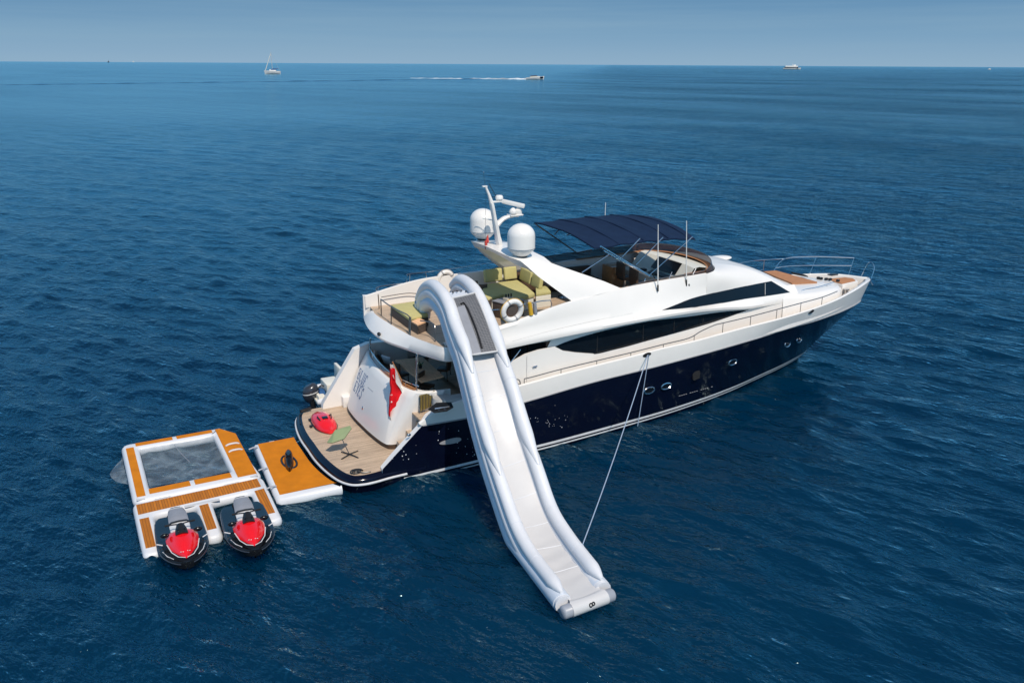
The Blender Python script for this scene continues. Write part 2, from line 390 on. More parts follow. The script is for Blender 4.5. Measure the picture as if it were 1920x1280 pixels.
zS = pchip([(3.02, 1.97), (3.5, 2.27), (4.1, 2.5), (5.5, 2.68), (7.2, 2.79), (8.7, 2.92), (10.3, 3.03), (11.9, 3.13), (13.4, 3.24), (15, 3.31), (16.5, 3.43), (18, 3.52), (19.5, 3.57), (21, 3.62), (22.5, 3.66), (24, 3.70), (25.5, 3.76), (27.3, 3.80), (29.05, 3.66)])
stem = pchip([(-.8, 23.2), (-.15, 24.4), (.28, 25.1), (1.1, 26.2), (1.71, 27.1), (2.66, 28.38)])
NT = 70
def XA(s, z): return (1.70+1.12*max(0, z-.63)) if s < 0 else (1.5+.75*max(0, z-.7))
def hull_pt(t, v, s=-1, off=0):
    """v: 0 waterline .. 1 knuckle (negative below water)"""
    zr = 2.66*v; xs = stem(zr); xa = XA(s, max(.5, zr*.74))
    x = xa+(xs-xa)*t
    xk = 3.03+(28.38-3.03)*t
    w = max(v, 0)**1.25
    y = lerp(fWL(t), fK(xk), w)
    if v < 0: y *= 1+.35*v
    z = v*zK(xk) if v > 0 else v*2.4
    return Vector((x, s*(y+off), z))
ts = [i/NT for i in range(NT+1)]; ts = [1-(1-t)**1.15 for t in ts]
hb = MB()
for s in (-1, 1):
    vs = [-.35, -.12, 0, .04, .08, .14, .22, .32, .44, .56, .68, .8, .9, 1]
    hb.loft([[hull_pt(t, v, s) for t in ts] for v in vs])
# aft closing wall under the platform
hb.loft([[hull_pt(0, v, s)+Vector((0, 0, 0)) for v in (-.35, 0, .12)] for s in (-1, 1)])
HULLBVH = hb.bvh()
hull = hb.build('hull', NAVY, Y)
st = MB()
def zstripe(x): return max(.05, .10+.021*(x-3)) if x < 12 else .29+.008*(x-12)
for lo, hi in ((.10, .20), (-.03, .03)):
    for s in (-1, 1):
        rows = []
        for q in (0, .5, 1):
            row = []
            for t in ts[2:-1]:
                x0 = hull_pt(t, .08)[0]; z = zstripe(x0)-.20+lerp(lo, hi, q); z = z*1.0+.04
                zk = zK(3.03+25.35*t); row.append(hull_pt(t, z/zk, s, .008))
            rows.append(row)
        st.loft(rows)
st.build('boot_stripe', STRIPE, Y)
rr_ = MB()
for s in (-1, 1): rr_.tube([hull_pt(t, 1.0, s, .012) for t in ts], .026, 6)
rr_.build('rub_rail', GREYRAIL, Y)

# ---------- bulwark
def S_pt(t, s, inset=0, dz=0):
    x = 3.10+(29.05-3.10)*t
    y = fS(x); xi = x-inset*max(0, (t-.8)/.2)**1.2*1.1
    y = max(0, y-inset) if inset else y
    return Vector((xi, s*y, zS(x)+dz))
bw = MB()
for s in (-1, 1):
    K = [hull_pt(t, 1, s) for t in ts]; T_ = [S_pt(t, s) for t in ts]
    mid = []
    for a, b, t in zip(K, T_, ts):
        m_ = a.lerp(b, .5); m_.y += s*.02*(1-t)**.5; mid.append(m_)
    bw.loft([K, mid, T_, [S_pt(t, s, .07, .035) for t in ts], [S_pt(t, s, .16, .0) for t in ts], [S_pt(t, s, .17, -.62) for t in ts]])
BULBVH = bw.bvh()
bw.build('bulwark', WHITE, Y)
# teak side decks and foredeck: one sheet from bulwark to bulwark
sd = MB(); rows = []
for s in (-1, -.5, 0, .5, 1):
    rows.append([Vector((p.x, p.y*abs(s) if s < 0 else -p.y*s if s > 0 else 0, p.z)) for p in [S_pt(t, -1, .165, -.58) for t in ts if t > .09]])
sd.loft(rows); sd.build('side_deck', TEAK, Y, smooth=30)

# ---------- stern: swim platform, wings, transom
plan_o = pick_z([(556, 775), (562, 797), (574, 828), (590, 862), (604, 879), (620, 893), (637, 904), (655, 909.5), (672, 909), (690, 905), (732, 893)], .3)
half = [(p.x, p.y) for p in plan_o]
def plat_half(o):     # starboard half outline, aft centre to forward, inset o
    base = [(.02, 0), (.02, .9), (.08, 1.7), (.2, 2.45), (.36, 3.0), (.62, 3.38), (.98, 3.52), (1.4, 3.53), (2.05, 3.46), (3.3, 3.42)]
    b = smoothline([Vector((x, -y, 0)) for x, y in base], 5)
    out = []
    for i, p in enumerate(b):
        t = (b[min(i+1, len(b)-1)]-b[max(i-1, 0)]).normalized(); nrm = Vector((-t.y, t.x, 0))
        if nrm.x < 0 and p.x < .5: nrm = -nrm
        if p.x >= .5 and nrm.y < 0: nrm = -nrm
        out.append(p+nrm*o)
    out[0].y = 0; return out
def plat_ring(o, z):
    h = plat_half(o); return [Vector((p.x, -p.y, z)) for p in reversed(h[1:])]+[Vector((p.x, p.y, z)) for p in h]
pm = MB(); pm.loft([plat_ring(.12, -.15), plat_ring(.05, .12), plat_ring(0, .2), plat_ring(0, .36), plat_ring(.05, .44), plat_ring(.2, .498), plat_ring(.24, .498)])
plat = pm.build('swim_platform', NAVY, Y)
ps = MB(); ps.tube(plat_ring(-.02, .27)[3:-3], .042, 8); ps.build('fender_strip', STRIPE, plat)
tk = MB(); r0 = plat_ring(.235, .50); tk.add(r0, [tuple(range(len(r0)))]); tk.build('platform_deck', TEAK, plat, smooth=0)
nb = MB(); nb.tube([p+Vector((.14, 0, .225)) for p in plat_ring(0, .28)[16:34]], .022, 6); nb.build('toe_rail', BLACK, plat)

for s in (-1, 1):
    wing = MB()
    oe = [hull_pt(0, v, s) for v in (.17, .3, .5, .7, .88, 1.0)]+[S_pt(.012, s), S_pt(.03, s), S_pt(.06, s)]
    ie = [Vector((p.x+.02, s*3.14, p.z+.02)) for p in oe]
    oe = [Vector((p.x-.004, p.y, p.z)) for p in oe]
    wing.loft([oe, ie, [Vector((lerp(i.x, 5.2, .5), s*3.14, i.z)) for i in ie], [Vector((5.2, s*3.14, i.z)) for i in ie]])
    if s < 0: wing.slab([(ie[0].x, s*3.13, .5)]+[(p.x+.01, s*3.13, p.z) for p in ie]+[(5.2, s*3.13, ie[-1].z), (5.2, s*3.13, .5)], (0, s*.02, 0))
    else: wing.slab([(1.46, 3.1, .5), (1.5, 3.1, .72), (2.93, 3.1, 2.83), (3.5, 3.1, 3.0), (5.2, 3.1, 2.95), (5.2, 3.1, .5)], (0, .3, 0))
    wing.build('hull_wing', WHITE, Y)

tb = []
bot = [(2.50, 2.98), (2.27, 2.3), (2.2, 1.3), (2.22, .4), (2.26, -.4), (2.34, -1.2), (2.44, -1.66), (2.56, -1.80), (2.85, -1.88), (4.0, -2.0)]
top = [(3.42, 3.05), (3.2, 2.4), (3.07, 1.5), (3.0, .6), (3.0, -.4), (3.07, -1.1), (3.2, -1.7), (3.34, -2.1), (3.62, -2.42), (4.4, -2.6)]
b_ = smoothline([Vector((x, y, 0)) for x, y in bot], 5); t_ = smoothline([Vector((x, y, 0)) for x, y in top], 5)
rows = []
for k in range(9):
    v = k/8; row = []
    for p, q in zip(b_, t_):
        w = p.lerp(q, v); bul = .10*math.sin(math.pi*v)
        row.append(Vector((w.x-bul*(1 if w.y > -1.7 else .3), w.y, .70+(2.72-.70)*v)))
    rows.append(row)
rows.append([Vector((p.x+.06, p.y*.985, 2.755)) for p in rows[-1]]); rows.append([Vector((p.x+.30, p.y*.95, 2.74)) for p in rows[8]]); rows.append([Vector((p.x+.32, p.y*.945, 2.0)) for p in rows[8]])
tm = MB().loft(rows); rows_tr = rows; TRANS = tm.bvh(); transom = tm.build('transom', WHITE, Y, smooth=50)
kb = MB().loft([[Vector((p.x+.05, p.y*.99, .5)) for p in rows[0]], [Vector((p.x+.045, p.y*.99, .71)) for p in rows[0]]]); kb.build('kick_plate', BROWN, transom)
cp = MB().tube([p+Vector((.16, 0, .24)) for p in rows[8][:38]], .022, 6)
for i in (1, 8, 15, 22, 29, 36): cp.tube([rows[8][i]+Vector((.16, 0, .0)), rows[8][i]+Vector((.16, 0, .24))], .014, 6)
cp.build('coaming_rail', CHROME, transom)
cw = MB().loft([[p+Vector((.10, 0, .05)) for p in rows[8][2:36]], [p+Vector((.30, 0, .06)) for p in rows[8][2:36]]]); cw.build('coaming_cap', WOOD, transom)

# ship's name: slanted serif capitals drawn as thick and thin strokes
GL = {'B': [([(0, 0), (0, 1)], 1), ([(0, 1), (.5, 1), (.62, .78), (.45, .54), (0, .54)], .6), ([(.45, .54), (.72, .3), (.55, 0), (0, 0)], .7)],
      'L': [([(.05, 0), (.05, 1)], 1), ([(0, 0), (.6, 0), (.66, .22)], .5), ([(-.1, 1), (.22, 1)], .4)],
      'U': [([(.05, 1), (.05, .25), (.25, 0), (.45, 0), (.62, .25), (.62, 1)], .8), ([(-.1, 1), (.2, 1)], .4), ([(.48, 1), (.76, 1)], .4)],
      'E': [([(.05, 0), (.05, 1)], 1), ([(0, 1), (.6, 1), (.62, .8)], .5), ([(0, .52), (.45, .52)], .5), ([(0, 0), (.62, 0), (.68, .22)], .5)],
      'Y': [([(-.05, 1), (.32, .5), (.32, 0)], 1), ([(.68, 1), (.32, .5)], .5), ([(-.15, 1), (.1, 1)], .4), ([(.55, 1), (.8, 1)], .4), ([(.18, 0), (.46, 0)], .4)],
      'S': [([(.6, .8), (.45, 1), (.2, 1), (.05, .8), (.15, .6), (.5, .42), (.62, .22), (.45, 0), (.18, 0), (0, .2)], .8)]}
def word(txt, quad, wid, bvh=None, off=.008):
    """quad: pixel corners TL TR BR BL of the word on the surface"""
    m = MB(); TL, TR, BR, BL = [np.array(q, float) for q in quad]; n = len(txt)
    for i, ch in enumerate(txt):
        for pts, wt in GL[ch]:
            sp = []
            for (x, y) in pts:
                u = (i+.06+x*.86)/n
                p = (TL*(1-u)+TR*u)*y+(BL*(1-u)+BR*u)*(1-y)
                w_ = on(bvh, p[0], p[1], off)
                if w_ is not None: sp.append(w_)
            if len(sp) > 1:
                d = []
                for a, b in zip(sp[:-1], sp[1:]): d += [a.lerp(b, k/3) for k in range(3)]
                d.append(sp[-1]); m.tube(d, wid*wt, 6, flat=.25, up=(-1, 0, .4))
    return m
word('BLUE', [(675.5, 690), (692, 708.5), (682.5, 728), (670, 708)], .027, TRANS).build('ship_name', BLUE, transom)
word('EYES', [(668.5, 713.5), (685, 732), (676, 750), (663, 730.5)], .027, TRANS).build('ship_name', BLUE, transom)
hp = MB()
for k in range(9):
    a = on(TRANS, 690+k*1.15, 725.5+k*1.0); b = on(TRANS, 690.6+k*1.15, 726+k*1.0)
    if a and b: hp.tube([a, b], .012, 4)
hp.build_each('home_port_letter', GREYRAIL, transom)
pl = MB(); c_ = on(TRANS, 680, 765, .0); pl.ball(c_, (.03, .07, .09)); pl.build('shore_power_cap', CHROME, transom)

# port side steps up to the cockpit
sp_ = MB()
for i, (x0, z1) in enumerate(((2.25, .95), (2.75, 1.35), (3.2, 1.75))): sp_.box((x0+.6, 3.0, (z1+.5)/2), (1.2, .34, z1-.5), bev=.03)
sp_.build('port_steps', WHITE, Y)
sp2 = MB()
for i, (x0, z1) in enumerate(((2.75, .9), (3.1, 1.25), (3.45, 1.6), (3.8, 1.95))): sp2.box((x0+.8, -2.55, (z1+.5)/2), (1.6, 1.1, z1-.5), bev=.02)
sp2.build('boarding_stairs', TEAK, Y)

# ---------- cockpit
ck = MB().prism([(3.3, -3.1), (3.3, 3.1), (8.6, 3.1), (8.6, -3.1)], 1.9, 1.98); ck.build('cockpit_floor', TEAK, Y)
bh = MB().box((8.55, 0, 3.05), (.12, 5.6, 2.2)); blk = bh.build('saloon_bulkhead', BROWN, Y)
gd = MB()
for y0 in (-2.1, -.7, .7, 2.1): gd.box((8.475, y0, 3.0), (.03, 1.3, 1.95))
gd.build('sliding_door', GLASS, blk)

# ---------- deckhouse sides
cabf = pchip([(7, 2.86), (14, 2.84), (16, 2.74), (18, 2.6), (20, 2.38), (22, 2.08), (23.2, 2.0)])
browL = pick([(838, 678, -3.22), (890, 667, -3.22), (942, 656, -3.22), (1039, 635, -3.2), (1114, 620, -3.2), (1185, 606, -3.2), (1240, 596, -3.17), (1300, 586.5, -3.08), (1355, 581, -2.93), (1404, 578.5, -2.70), (1440, 573, -2.42), (1484, 566, -2.06)])
yB = pchip([(p.x, -p.y) for p in browL]); zB = pchip([(p.x, p.z) for p in browL])
XB0, XB1 = browL[0].x, browL[-1].x
dh = MB()
for s in (-1, 1):
    rows = []
    for v in (0, .33, .66, 1):
        row = []
        for i in range(41):
            t = i/40; x = lerp(lerp(7.5, 8.8, v), 22.6, t); y = cabf(x)-.03*v
            row.append(Vector((x, s*y, lerp(zS(x)-.62, zB(x)+.03, v))))
        rows.append(row)
    dh.loft(rows)
DHBVH = dh.bvh(); deckhouse = dh.build('deckhouse', WHITE, Y)
fp = MB()
poly = pick([(936, 716, -3.0), (946, 693, -3.0), (960, 678, -3.0), (985, 664, -3.0), (1010, 656, -2.98), (1041, 650, -2.93), (1056, 657.5, -2.93), (1080, 661, -2.93), (1114, 663.5, -2.92), (1114, 700, -2.95), (1000, 722, -3.0)])
fp.slab(poly, (0, .07, 0)); fp.mirror(); fp.build_each('side_fashion_plate', WHITE, Y, smooth=20)

def window(top, bottom, n, bvh, off=.012, yas=None):
    """glass panel following the surface behind two pixel edges"""
    tp = smoothline([Vector((a, b, 0)) for a, b in top], 8); bt = smoothline([Vector((a, b, 0)) for a, b in bottom], 8)
    def samp(l, u):
        d = [0]
        for a, b in zip(l[:-1], l[1:]): d.append(d[-1]+(b-a).length)
        t = u*d[-1]; i = min(max(int(np.searchsorted(d, t))-1, 0), len(l)-2); return l[i].lerp(l[i+1], (t-d[i])/max(1e-6, d[i+1]-d[i]))
    rows = []
    for k in range(6):
        row = []
        for i in range(n+1):
            p = samp(bt, i/n).lerp(samp(tp, i/n), k/5); q = on(bvh, p.x, p.y, off)
            if q is None: q = row[-1].copy() if row else at(p.x, p.y, y=-2.8)
            row.append(q)
        rows.append(row)
    return MB().loft(rows)
def split_window(top, bottom, bvh, name, cuts, parent):
    m = window(top, bottom, 48, bvh); m2 = MB(); m2.v = [(x, -y, z) for x, y, z in m.v]; m2.f = [tuple(reversed(f)) for f in m.f]
    w1 = m.build(name, GLASS, parent, smooth=60, recalc=False); w2 = m2.build(name, GLASS, parent, smooth=60, recalc=False)
    return w1
sal_top = [(1037, 651), (1060, 641), (1091, 631), (1125, 621.5), (1161, 613), (1195, 606), (1231, 600), (1289, 593.5), (1355, 584.5), (1404, 580.5)]
sal_bot = [(1037, 651), (1053, 657.5), (1080, 661), (1114, 663.5), (1150, 655.5), (1180, 648), (1208, 640), (1267, 624), (1333, 605), (1404, 580.5)]
wsal = split_window(sal_top, sal_bot, DHBVH, 'saloon_window', None, deckhouse)
ml = MB()
for px, y0, y1 in ((1119, 629, 661), (1205, 609, 639), (1263, 601, 622), (1317, 595, 607), (1368, 586, 590)):
    a = on(DHBVH, px, y1, .016); b = on(DHBVH, px+1, y0, .016)
    if a and b: ml.tube([a, b], .022, 4)
ml.build_each('window_mullion', BLACK, deckhouse)
# flybridge shell: brow, side, coaming
up_b = pick([(1241, 582, -2.92), (1275, 579, -2.87), (1311, 575, -2.78), (1352, 568.5, -2.65), (1394, 561, -2.48), (1440, 554, -2.24), (1484, 547.5, -1.98)])
K3p = [Vector((4.2, -3.18, 4.42)), Vector((8, -3.12, 4.60)), Vector((11, -3.05, 4.66))]+up_b
y3 = pchip([(p.x, -p.y) for p in K3p]); z3 = pchip([(p.x, p.z) for p in K3p])
up_t = pick([(1241, 581, -2.9), (1270, 570, -2.74), (1300, 558, -2.62), (1338, 549, -2.47), (1375, 541, -2.30), (1412, 533.5, -2.06), (1446, 526.5, -1.80)])
K4p = [Vector((4.2, -3.12, 4.56)), Vector((7, -3.05, 4.86)), Vector((10, -2.98, 5.02))]+up_t+[Vector((21.5, -1.74, 4.5))]
y4 = pchip([(p.x, -p.y) for p in K4p]); z4 = pchip([(p.x, p.z) for p in K4p])
K5s = [Vector((4.2, -3.02, 4.66)), Vector((5.5, -3.02, 4.82))]+pick([(953, 607, -3.0), (1002, 590, -2.98), (1040, 576, -2.95), (1073, 565.5, -2.9), (1120, 553, -2.76), (1166, 541.5, -2.64), (1235, 528, -2.52), (1290, 519, -2.5), (1325, 513, -2.48)])
y5 = pchip([(p.x, -p.y) for p in K5s]); z5 = pchip([(p.x, p.z) for p in K5s])
z5p = pchip([(3.4, 5.05), (5.4, 5.42), (6.0, 5.48), (7.2, 5.53), (9.5, 5.56), (12, 5.64), (16.3, 5.78)])
XN = K5s[-1].x
fb = MB()
def brow_rows(s, x):
    xb = min(max(x, XB0), XB1); yb, zb = yB(xb), zB(xb)
    zz5 = (z5 if s < 0 else z5p)(x)
    a = Vector((x, s*(yb-.38), zb+.07)); b = Vector((x, s*yb, zb)); b2 = Vector((x, s*(yb+.015), zb+.10))
    c = Vector((x, s*y3(x), z3(x))); d = Vector((x, s*y4(x), max(z4(x), c.z+.03))); e_ = Vector((x, s*y5(x), zz5))
    c2 = b2.lerp(c, .5)+Vector((0, s*.03, 0)); d2 = d.lerp(e_, .5)+Vector((0, s*.035, .01))
    e2 = Vector((x, s*(y5(x)-.05), zz5+.02)); e3 = Vector((x, s*(y5(x)-.13), zz5)); f = Vector((x, s*(y5(x)-.15), 4.58))
    return [a, b, b2, c2, c, d, d2, e_, e2, e3, f]
for s in (-1, 1):
    xs = [lerp(4.25 if s < 0 else 3.4, XN, i/60) for i in range(61)]
    fb.loft([brow_rows(s, x) for x in xs])
# front shell: from the well around the nose down to the windscreen foot
nose = [Vector((XN, -y5(XN), z5(XN))), Vector((XN+.5, -2.3, 5.79)), Vector((XN+.95, -1.85, 5.81)), Vector((XN+1.25, -1.2, 5.83)), Vector((XN+1.4, -.5, 5.84)), Vector((XN+1.43, 0, 5.84))]
nose = smoothline(nose, 6)
NN = len(nose)
outer = []
for i in range(NN):
    t = i/(NN-1)
    if t < .7:
        x = lerp(XN, 21.45, t/.7); outer.append(Vector((x, -y4(x), z4(x))))
    else:
        u = (t-.7)/.3; x = 21.45+.85*math.sin(u*math.pi/2); y = y4(21.45)*math.cos(u*math.pi/2)**.8 if u < 1 else 0; outer.append(Vector((x, -y, z4(21.45)-.30*u)))
rows = []
for k in range(13):
    v = k/12; row = []
    for i, (p, q) in enumerate(zip(nose, outer)):
        w = p.lerp(q, v); th = i/(NN-1); w.z += math.sin(math.pi*v)*(.01+.33*th**.8); w.y -= math.sin(math.pi*v)*(.035+.3*th*(1-th))*(1-th)
        row.append(w)
    rows.append(row)
fr = MB().loft(rows); fr.mirror(); fb.add(fr.v, fr.f)
# brow below the upper window, forward of the well
for s in (-1, 1):
    xs = [lerp(XN, 22.0, i/24) for i in range(25)]
    fb.loft([brow_rows(s, x)[:6] for x in xs])
FBBVH = fb.bvh(); fly = fb.build('flybridge_shell', WHITE, Y, smooth=32)
uw_top = [(1241, 581.5), (1262, 573), (1300, 558.5), (1338, 549), (1375, 541), (1412, 533.5), (1446, 527)]
uw_bot = [(1241, 581.5), (1275, 579), (1311, 575), (1352, 568.5), (1394, 561), (1440, 554.5), (1481, 548)]
wu = split_window(uw_top, uw_bot, FBBVH, 'wheelhouse_window', None, fly)
mu_ = MB()
for px, a_, b_2 in ((1434, 531, 553),):
    a = on(FBBVH, px, a_, .018); b = on(FBBVH, px, b_2, .018)
    if a and b: mu_.tube([a, b], .016, 4)
mu_.build_each('window_mullion', GREYFIT, fly)

# ---------- aft overhang of the flybridge
low = pick_z([(684, 592), (686, 606), (696, 623), (722, 641), (760, 655.5), (800, 668.5), (838, 678)], 4.10)+[Vector((4.9, -3.25, 4.10))]
inn = pick_z([(700, 583), (703, 588), (715, 597), (733, 608), (767, 627.5), (800, 641), (838, 651)], 4.62)+[Vector((5.1, -3.0, 4.64))]
bul = []
lo = smoothline(low, 8); il = smoothline(inn, 8)
def outn(l, i):
    t = (l[min(i+1, len(l)-1)]-l[max(i-1, 0)]).normalized(); n_ = Vector((t.y, -t.x, 0)); return n_ if n_.x < 0 else -n_
F_ = [[p+Vector((.75, 0, .02)) for p in lo], lo, [p+outn(lo, i)*.05+Vector((0, 0, .1)) for i, p in enumerate(lo)], [p.lerp(q, .45)+outn(lo, i)*.06+Vector((0, 0, .09)) for i, (p, q) in enumerate(zip(lo, il))],
      [p.lerp(q, .85)+Vector((0, 0, .05)) for p, q in zip(lo, il)], il, [p+Vector((.05, 0, -.05)) for p in il]]
ov = MB().loft(F_)
ov.build('aft_overhang', WHITE, fly, smooth=40)
cl = MB().prism([(p.x+.1, p.y*.98) for p in lo[::-1]]+[(4.9, -3.1), (8.6, -3.0), (8.6, 3.0), (3.9, 3.05)], 4.15, 4.2); cl.build('cockpit_ceiling', CEIL, fly)
fd = MB(); fdp = [(p.x+.02, p.y) for p in il]+[(5.2, -2.95), (9, -2.85), (13, -2.45), (16.4, -2.3), (17.4, -1.2), (17.5, 0), (17.4, 1.2), (16.4, 2.3), (13, 2.45), (9, 2.85), (3.6, 2.95)]
fd.prism(fdp, 4.52, 4.605); fd.build('flybridge_deck', TEAK, fly)
pb = MB()   # port aft end of the bulwark
pb.slab([(3.35, 2.98, 4.2), (3.35, 2.98, 5.06), (3.55, 2.9, 5.06), (3.6, 2.86, 4.6), (3.6, 2.86, 4.2)], (.02, .18, 0)); pb.build('bulwark_end', WHITE, fly)
pp = MB(); pp.tube([at(694, 634, y=2.6), at(692, 694, y=2.6)], .035, 8); 
p1 = at(782, 665, y=-1.9); pp.tube([Vector((p1.x, -1.9, 4.16)), at(781, 741, y=-1.9)], .04, 8)
pp.tube([at(976, 655, y=-2.95), at(949, 690, y=-3.0)], .02, 6); pp.build_each('overhang_post', CHROME, Y)
nl = MB(); nl.ball(at(710.5, 626, y=.15), (.07, .09, .07)); nl.ball(at(693, 556, y=3.0)+Vector((-.05, 0, 0)), (.08, .08, .09)); nl.build_each('stern_light', BLACK, fly)
# ---------- foredeck trunk, sunpad, bow well
tr = MB()
def trunk(x, k):
    w = pchip([(20.8, 2.12), (22, 2.07), (23, 1.93), (24.5, 1.62), (25.6, 1.15), (26.1, .55), (26.25, 0)])(x)
    zt = pchip([(20.8, 4.26), (21.4, 4.20), (22.4, 4.08), (23.5, 4.0), (25, 3.92), (26.25, 3.82)])(x)
    return [(w+.16, 3.05), (w+.10, zt-.22), (w, zt-.05), (max(0, w-.12), zt), (w*.5, zt+.03), (0, zt+.04)][k] if w > 0 else [(0.02, 3.05), (.015, zt-.2), (.01, zt-.05), (.008, zt), (.004, zt), (0, zt)][k]
xs_ = [20.8, 21.4, 22, 22.6, 23.2, 23.8, 24.3, 24.8, 25.2, 25.6, 25.9, 26.1, 26.2, 26.25]
tr.loft([[Vector((x+(.12 if k < 2 else 0), -trunk(x, k)[0], trunk(x, k)[1])) for k in range(6)] for x in xs_])
tr.mirror(); TRB = tr.bvh(); trunk_o = tr.build('foredeck_trunk', WHITE, Y, smooth=45)
sp3 = MB()
pp_ = [on(TRB, *q, .0) or at(*q, z=4.0) for q in ((1431, 511.5), (1454, 509.5), (1532, 531), (1485, 533.5))]
sp3.slab([p+Vector((0, 0, .004)) for p in pp_], (0, 0, .07)); sp3.build('foredeck_sunpad', TANPAD, Y)
wp_ = MB()
a = at(1487, 514.5, z=4.06); b = at(1515, 519.5, z=4.02); wp_.slab([a, b, b+Vector((.05, .3, .02)), a+Vector((.1, .25, .02))], (0, 0, .05)); wp_.build('foredeck_hatch', DGREY, trunk_o)
hr = MB()
q = smoothline(pick_z([(1496, 549), (1508, 543), (1535, 537.5), (1563, 529)], 4.05), 4); hr.tube(q, .018, 6)
for i in (0, 5, 10): hr.tube([q[i], q[i]-Vector((0, 0, .14))], .014, 5)
hr.build('trunk_grab_rail', CHROME, trunk_o)
bx = MB(); bx.prism([(26.45, -.62), (27.75, -.42), (28.0, 0), (27.75, .42), (26.45, .62)], 3.15, 3.72, bev=.03); lk = bx.build('anchor_locker', WHITE, Y)
ld = MB(); ld.prism([(26.5, -.5), (27.65, -.34), (27.85, 0), (27.65, .34), (26.5, .5)], 3.722, 3.77, bev=.015); ld.build('locker_lid', TANPAD, lk)
for y in (-.75, .75):
    MB().lathe([(.16, 0), (.16, .12), (.09, .16), (.09, .3), (.14, .33), (.14, .38)], (26.6, y, 3.16), 14).build('windlass', CHROME, Y)
ch_l = MB().tube(smoothline([(26.7, -.7, 3.3), (27.2, -.5, 3.28), (28.0, -.2, 3.35), (28.6, -.05, 3.55)], 5), .035, 6); ch_l.build('anchor_chain', GREYRAIL, Y)
gr_ = MB()
for px, py in ((1534.5, 521), (1539.5, 522), (1549, 523), (1556.5, 523.5), (1571, 526)):
    c = at(px, py, z=3.97); gr_.box(c, (.16, .12, .12), bev=.03)
gr_.build_each('deck_fitting', BLACK, trunk_o)
gd_ = MB(); gd_.box(at(1561.5, 514.5, z=3.95), (.5, .26, .06), bev=.02); gd_.build('deck_grille', BLACK, trunk_o)
an = MB(); an.tube([(28.2, 0, 3.3), (29.0, 0, 3.62), (29.15, 0, 3.5)], .05, 6); an.tube([(29.12, -.22, 3.3), (29.15, 0, 3.48), (29.12, .22, 3.3)], .035, 6); an.build('anchor', CHROME, Y)
lf = MB(); q = at(1348, 484.5, y=2.2)
bm_ = bmesh.new(); bmesh.ops.create_uvsphere(bm_, u_segments=16, v_segments=8, radius=1); lf.bm(bm_, Matrix.Translation(q) @ Matrix.Diagonal((.75, .36, .13, 1))); lf.build('life_raft_cover', WHITE, Y)

# ---------- rails
def rail(pts, feet, name, m=CHROME, r=.020, r2=.014, parent=None, sub=4):
    l = smoothline(pts, sub); mb = MB().tube(l, r, 7); o = mb.build(name, m, parent or Y)
    for a, b in feet: MB().tube([a, b], r2, 6).build('stanchion', m, o)
    return o
SR = [(983, 710), (1000, 706), (1052, 692), (1119, 676), (1183, 661), (1244, 645.5), (1291, 634), (1314, 621), (1339, 609.7), (1356, 605.4), (1408, 593), (1457, 580), (1502, 568), (1542, 557), (1570, 546)]
def srail(px, py):
    y = -3.3
    for _ in range(40):
        p = at(px, py, y=y); y = .5*y+.5*(-(fS(p.x)-.10))
    return p
SRp = [srail(*q) for q in SR]
feet = []
for px, py in ((983, 710), (1052, 692), (1119, 676), (1183, 661), (1244, 645.5), (1302, 628), (1356, 605.4), (1408, 593), (1457, 580), (1502, 568), (1542, 557)):
    p = srail(px, py); feet.append((p, Vector((p.x, p.y, zS(p.x)+.02))))
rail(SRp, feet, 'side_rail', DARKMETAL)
rail([Vector((p.x, -p.y, p.z)) for p in SRp], [(Vector((a.x, -a.y, a.z)), Vector((b.x, -b.y, b.z))) for a, b in feet], 'side_rail', CHROME)
r3 = [srail(958, 713), srail(968, 711), srail(974, 713), srail(976, 722)]
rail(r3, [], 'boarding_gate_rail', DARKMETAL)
br = pick([(1378, 495, 2.55), (1405, 490, 2.45), (1433, 487, 2.35), (1495, 484, 2.15), (1530, 484, 2.0)])
rail(br, [(br[2], Vector((br[2].x, br[2].y, zS(br[2].x))))], 'port_bow_rail', CHROME)
bt = [Vector((24.6, 2.3, zS(24.6))), Vector((24.95, 2.25, 4.35)), Vector((25.5, 2.15, 4.62)), Vector((26.6, 1.75, 4.66)), Vector((27.6, 1.25, 4.64)), Vector((28.6, .72, 4.6))]
rail(bt, [(bt[5], Vector((28.35, .72, zS(28.3)))), (Vector((26.9, 1.62, 4.65)), Vector((26.6, 1.65, zS(26.6))))], 'pulpit_rail', CHROME, .024)
bt2 = [Vector((24.8, 2.27, 4.15)), Vector((25.6, 2.08, 4.2)), Vector((26.8, 1.62, 4.2)), Vector((28.5, .72, 4.2))]
rail(bt2, [], 'pulpit_rail', CHROME, .018)
rail([Vector((28.75, -.35, zS(28.7))), Vector((28.95, -.3, 4.2)), Vector((29.0, -.1, 4.45)), Vector((29.0, .15, 4.4)), Vector((28.85, .35, zS(28.8)))], [], 'pulpit_loop', CHROME, .02)
hb_l = [Vector((x, fS(x)*.93*s_, zS(x)+.03)) for x, s_ in ()]
# fairleads with cleats
def fairlead(px, py, bvh, sx=.20, sz=.085):
    c = on(bvh, px, py, .012)
    mb = MB(); n_ = 16
    ring = [c+Vector((sx*math.cos(2*math.pi*k/n_), -.012, sz*math.sin(2*math.pi*k/n_)+.12*sx*math.cos(2*math.pi*k/n_))) for k in range(n_)]
    mb.tube(ring, .032, 6, closed=True, up=(0, 0, 1)); o = mb.build('fairlead', CHROME, Y)
    MB().slab([p+Vector((0, .012, 0)) for p in ring], (0, .015, 0)).build('fairlead_opening', BLACK, o); return c
FL = fairlead(1213, 665, BULBVH); fairlead(1520, 584, BULBVH)
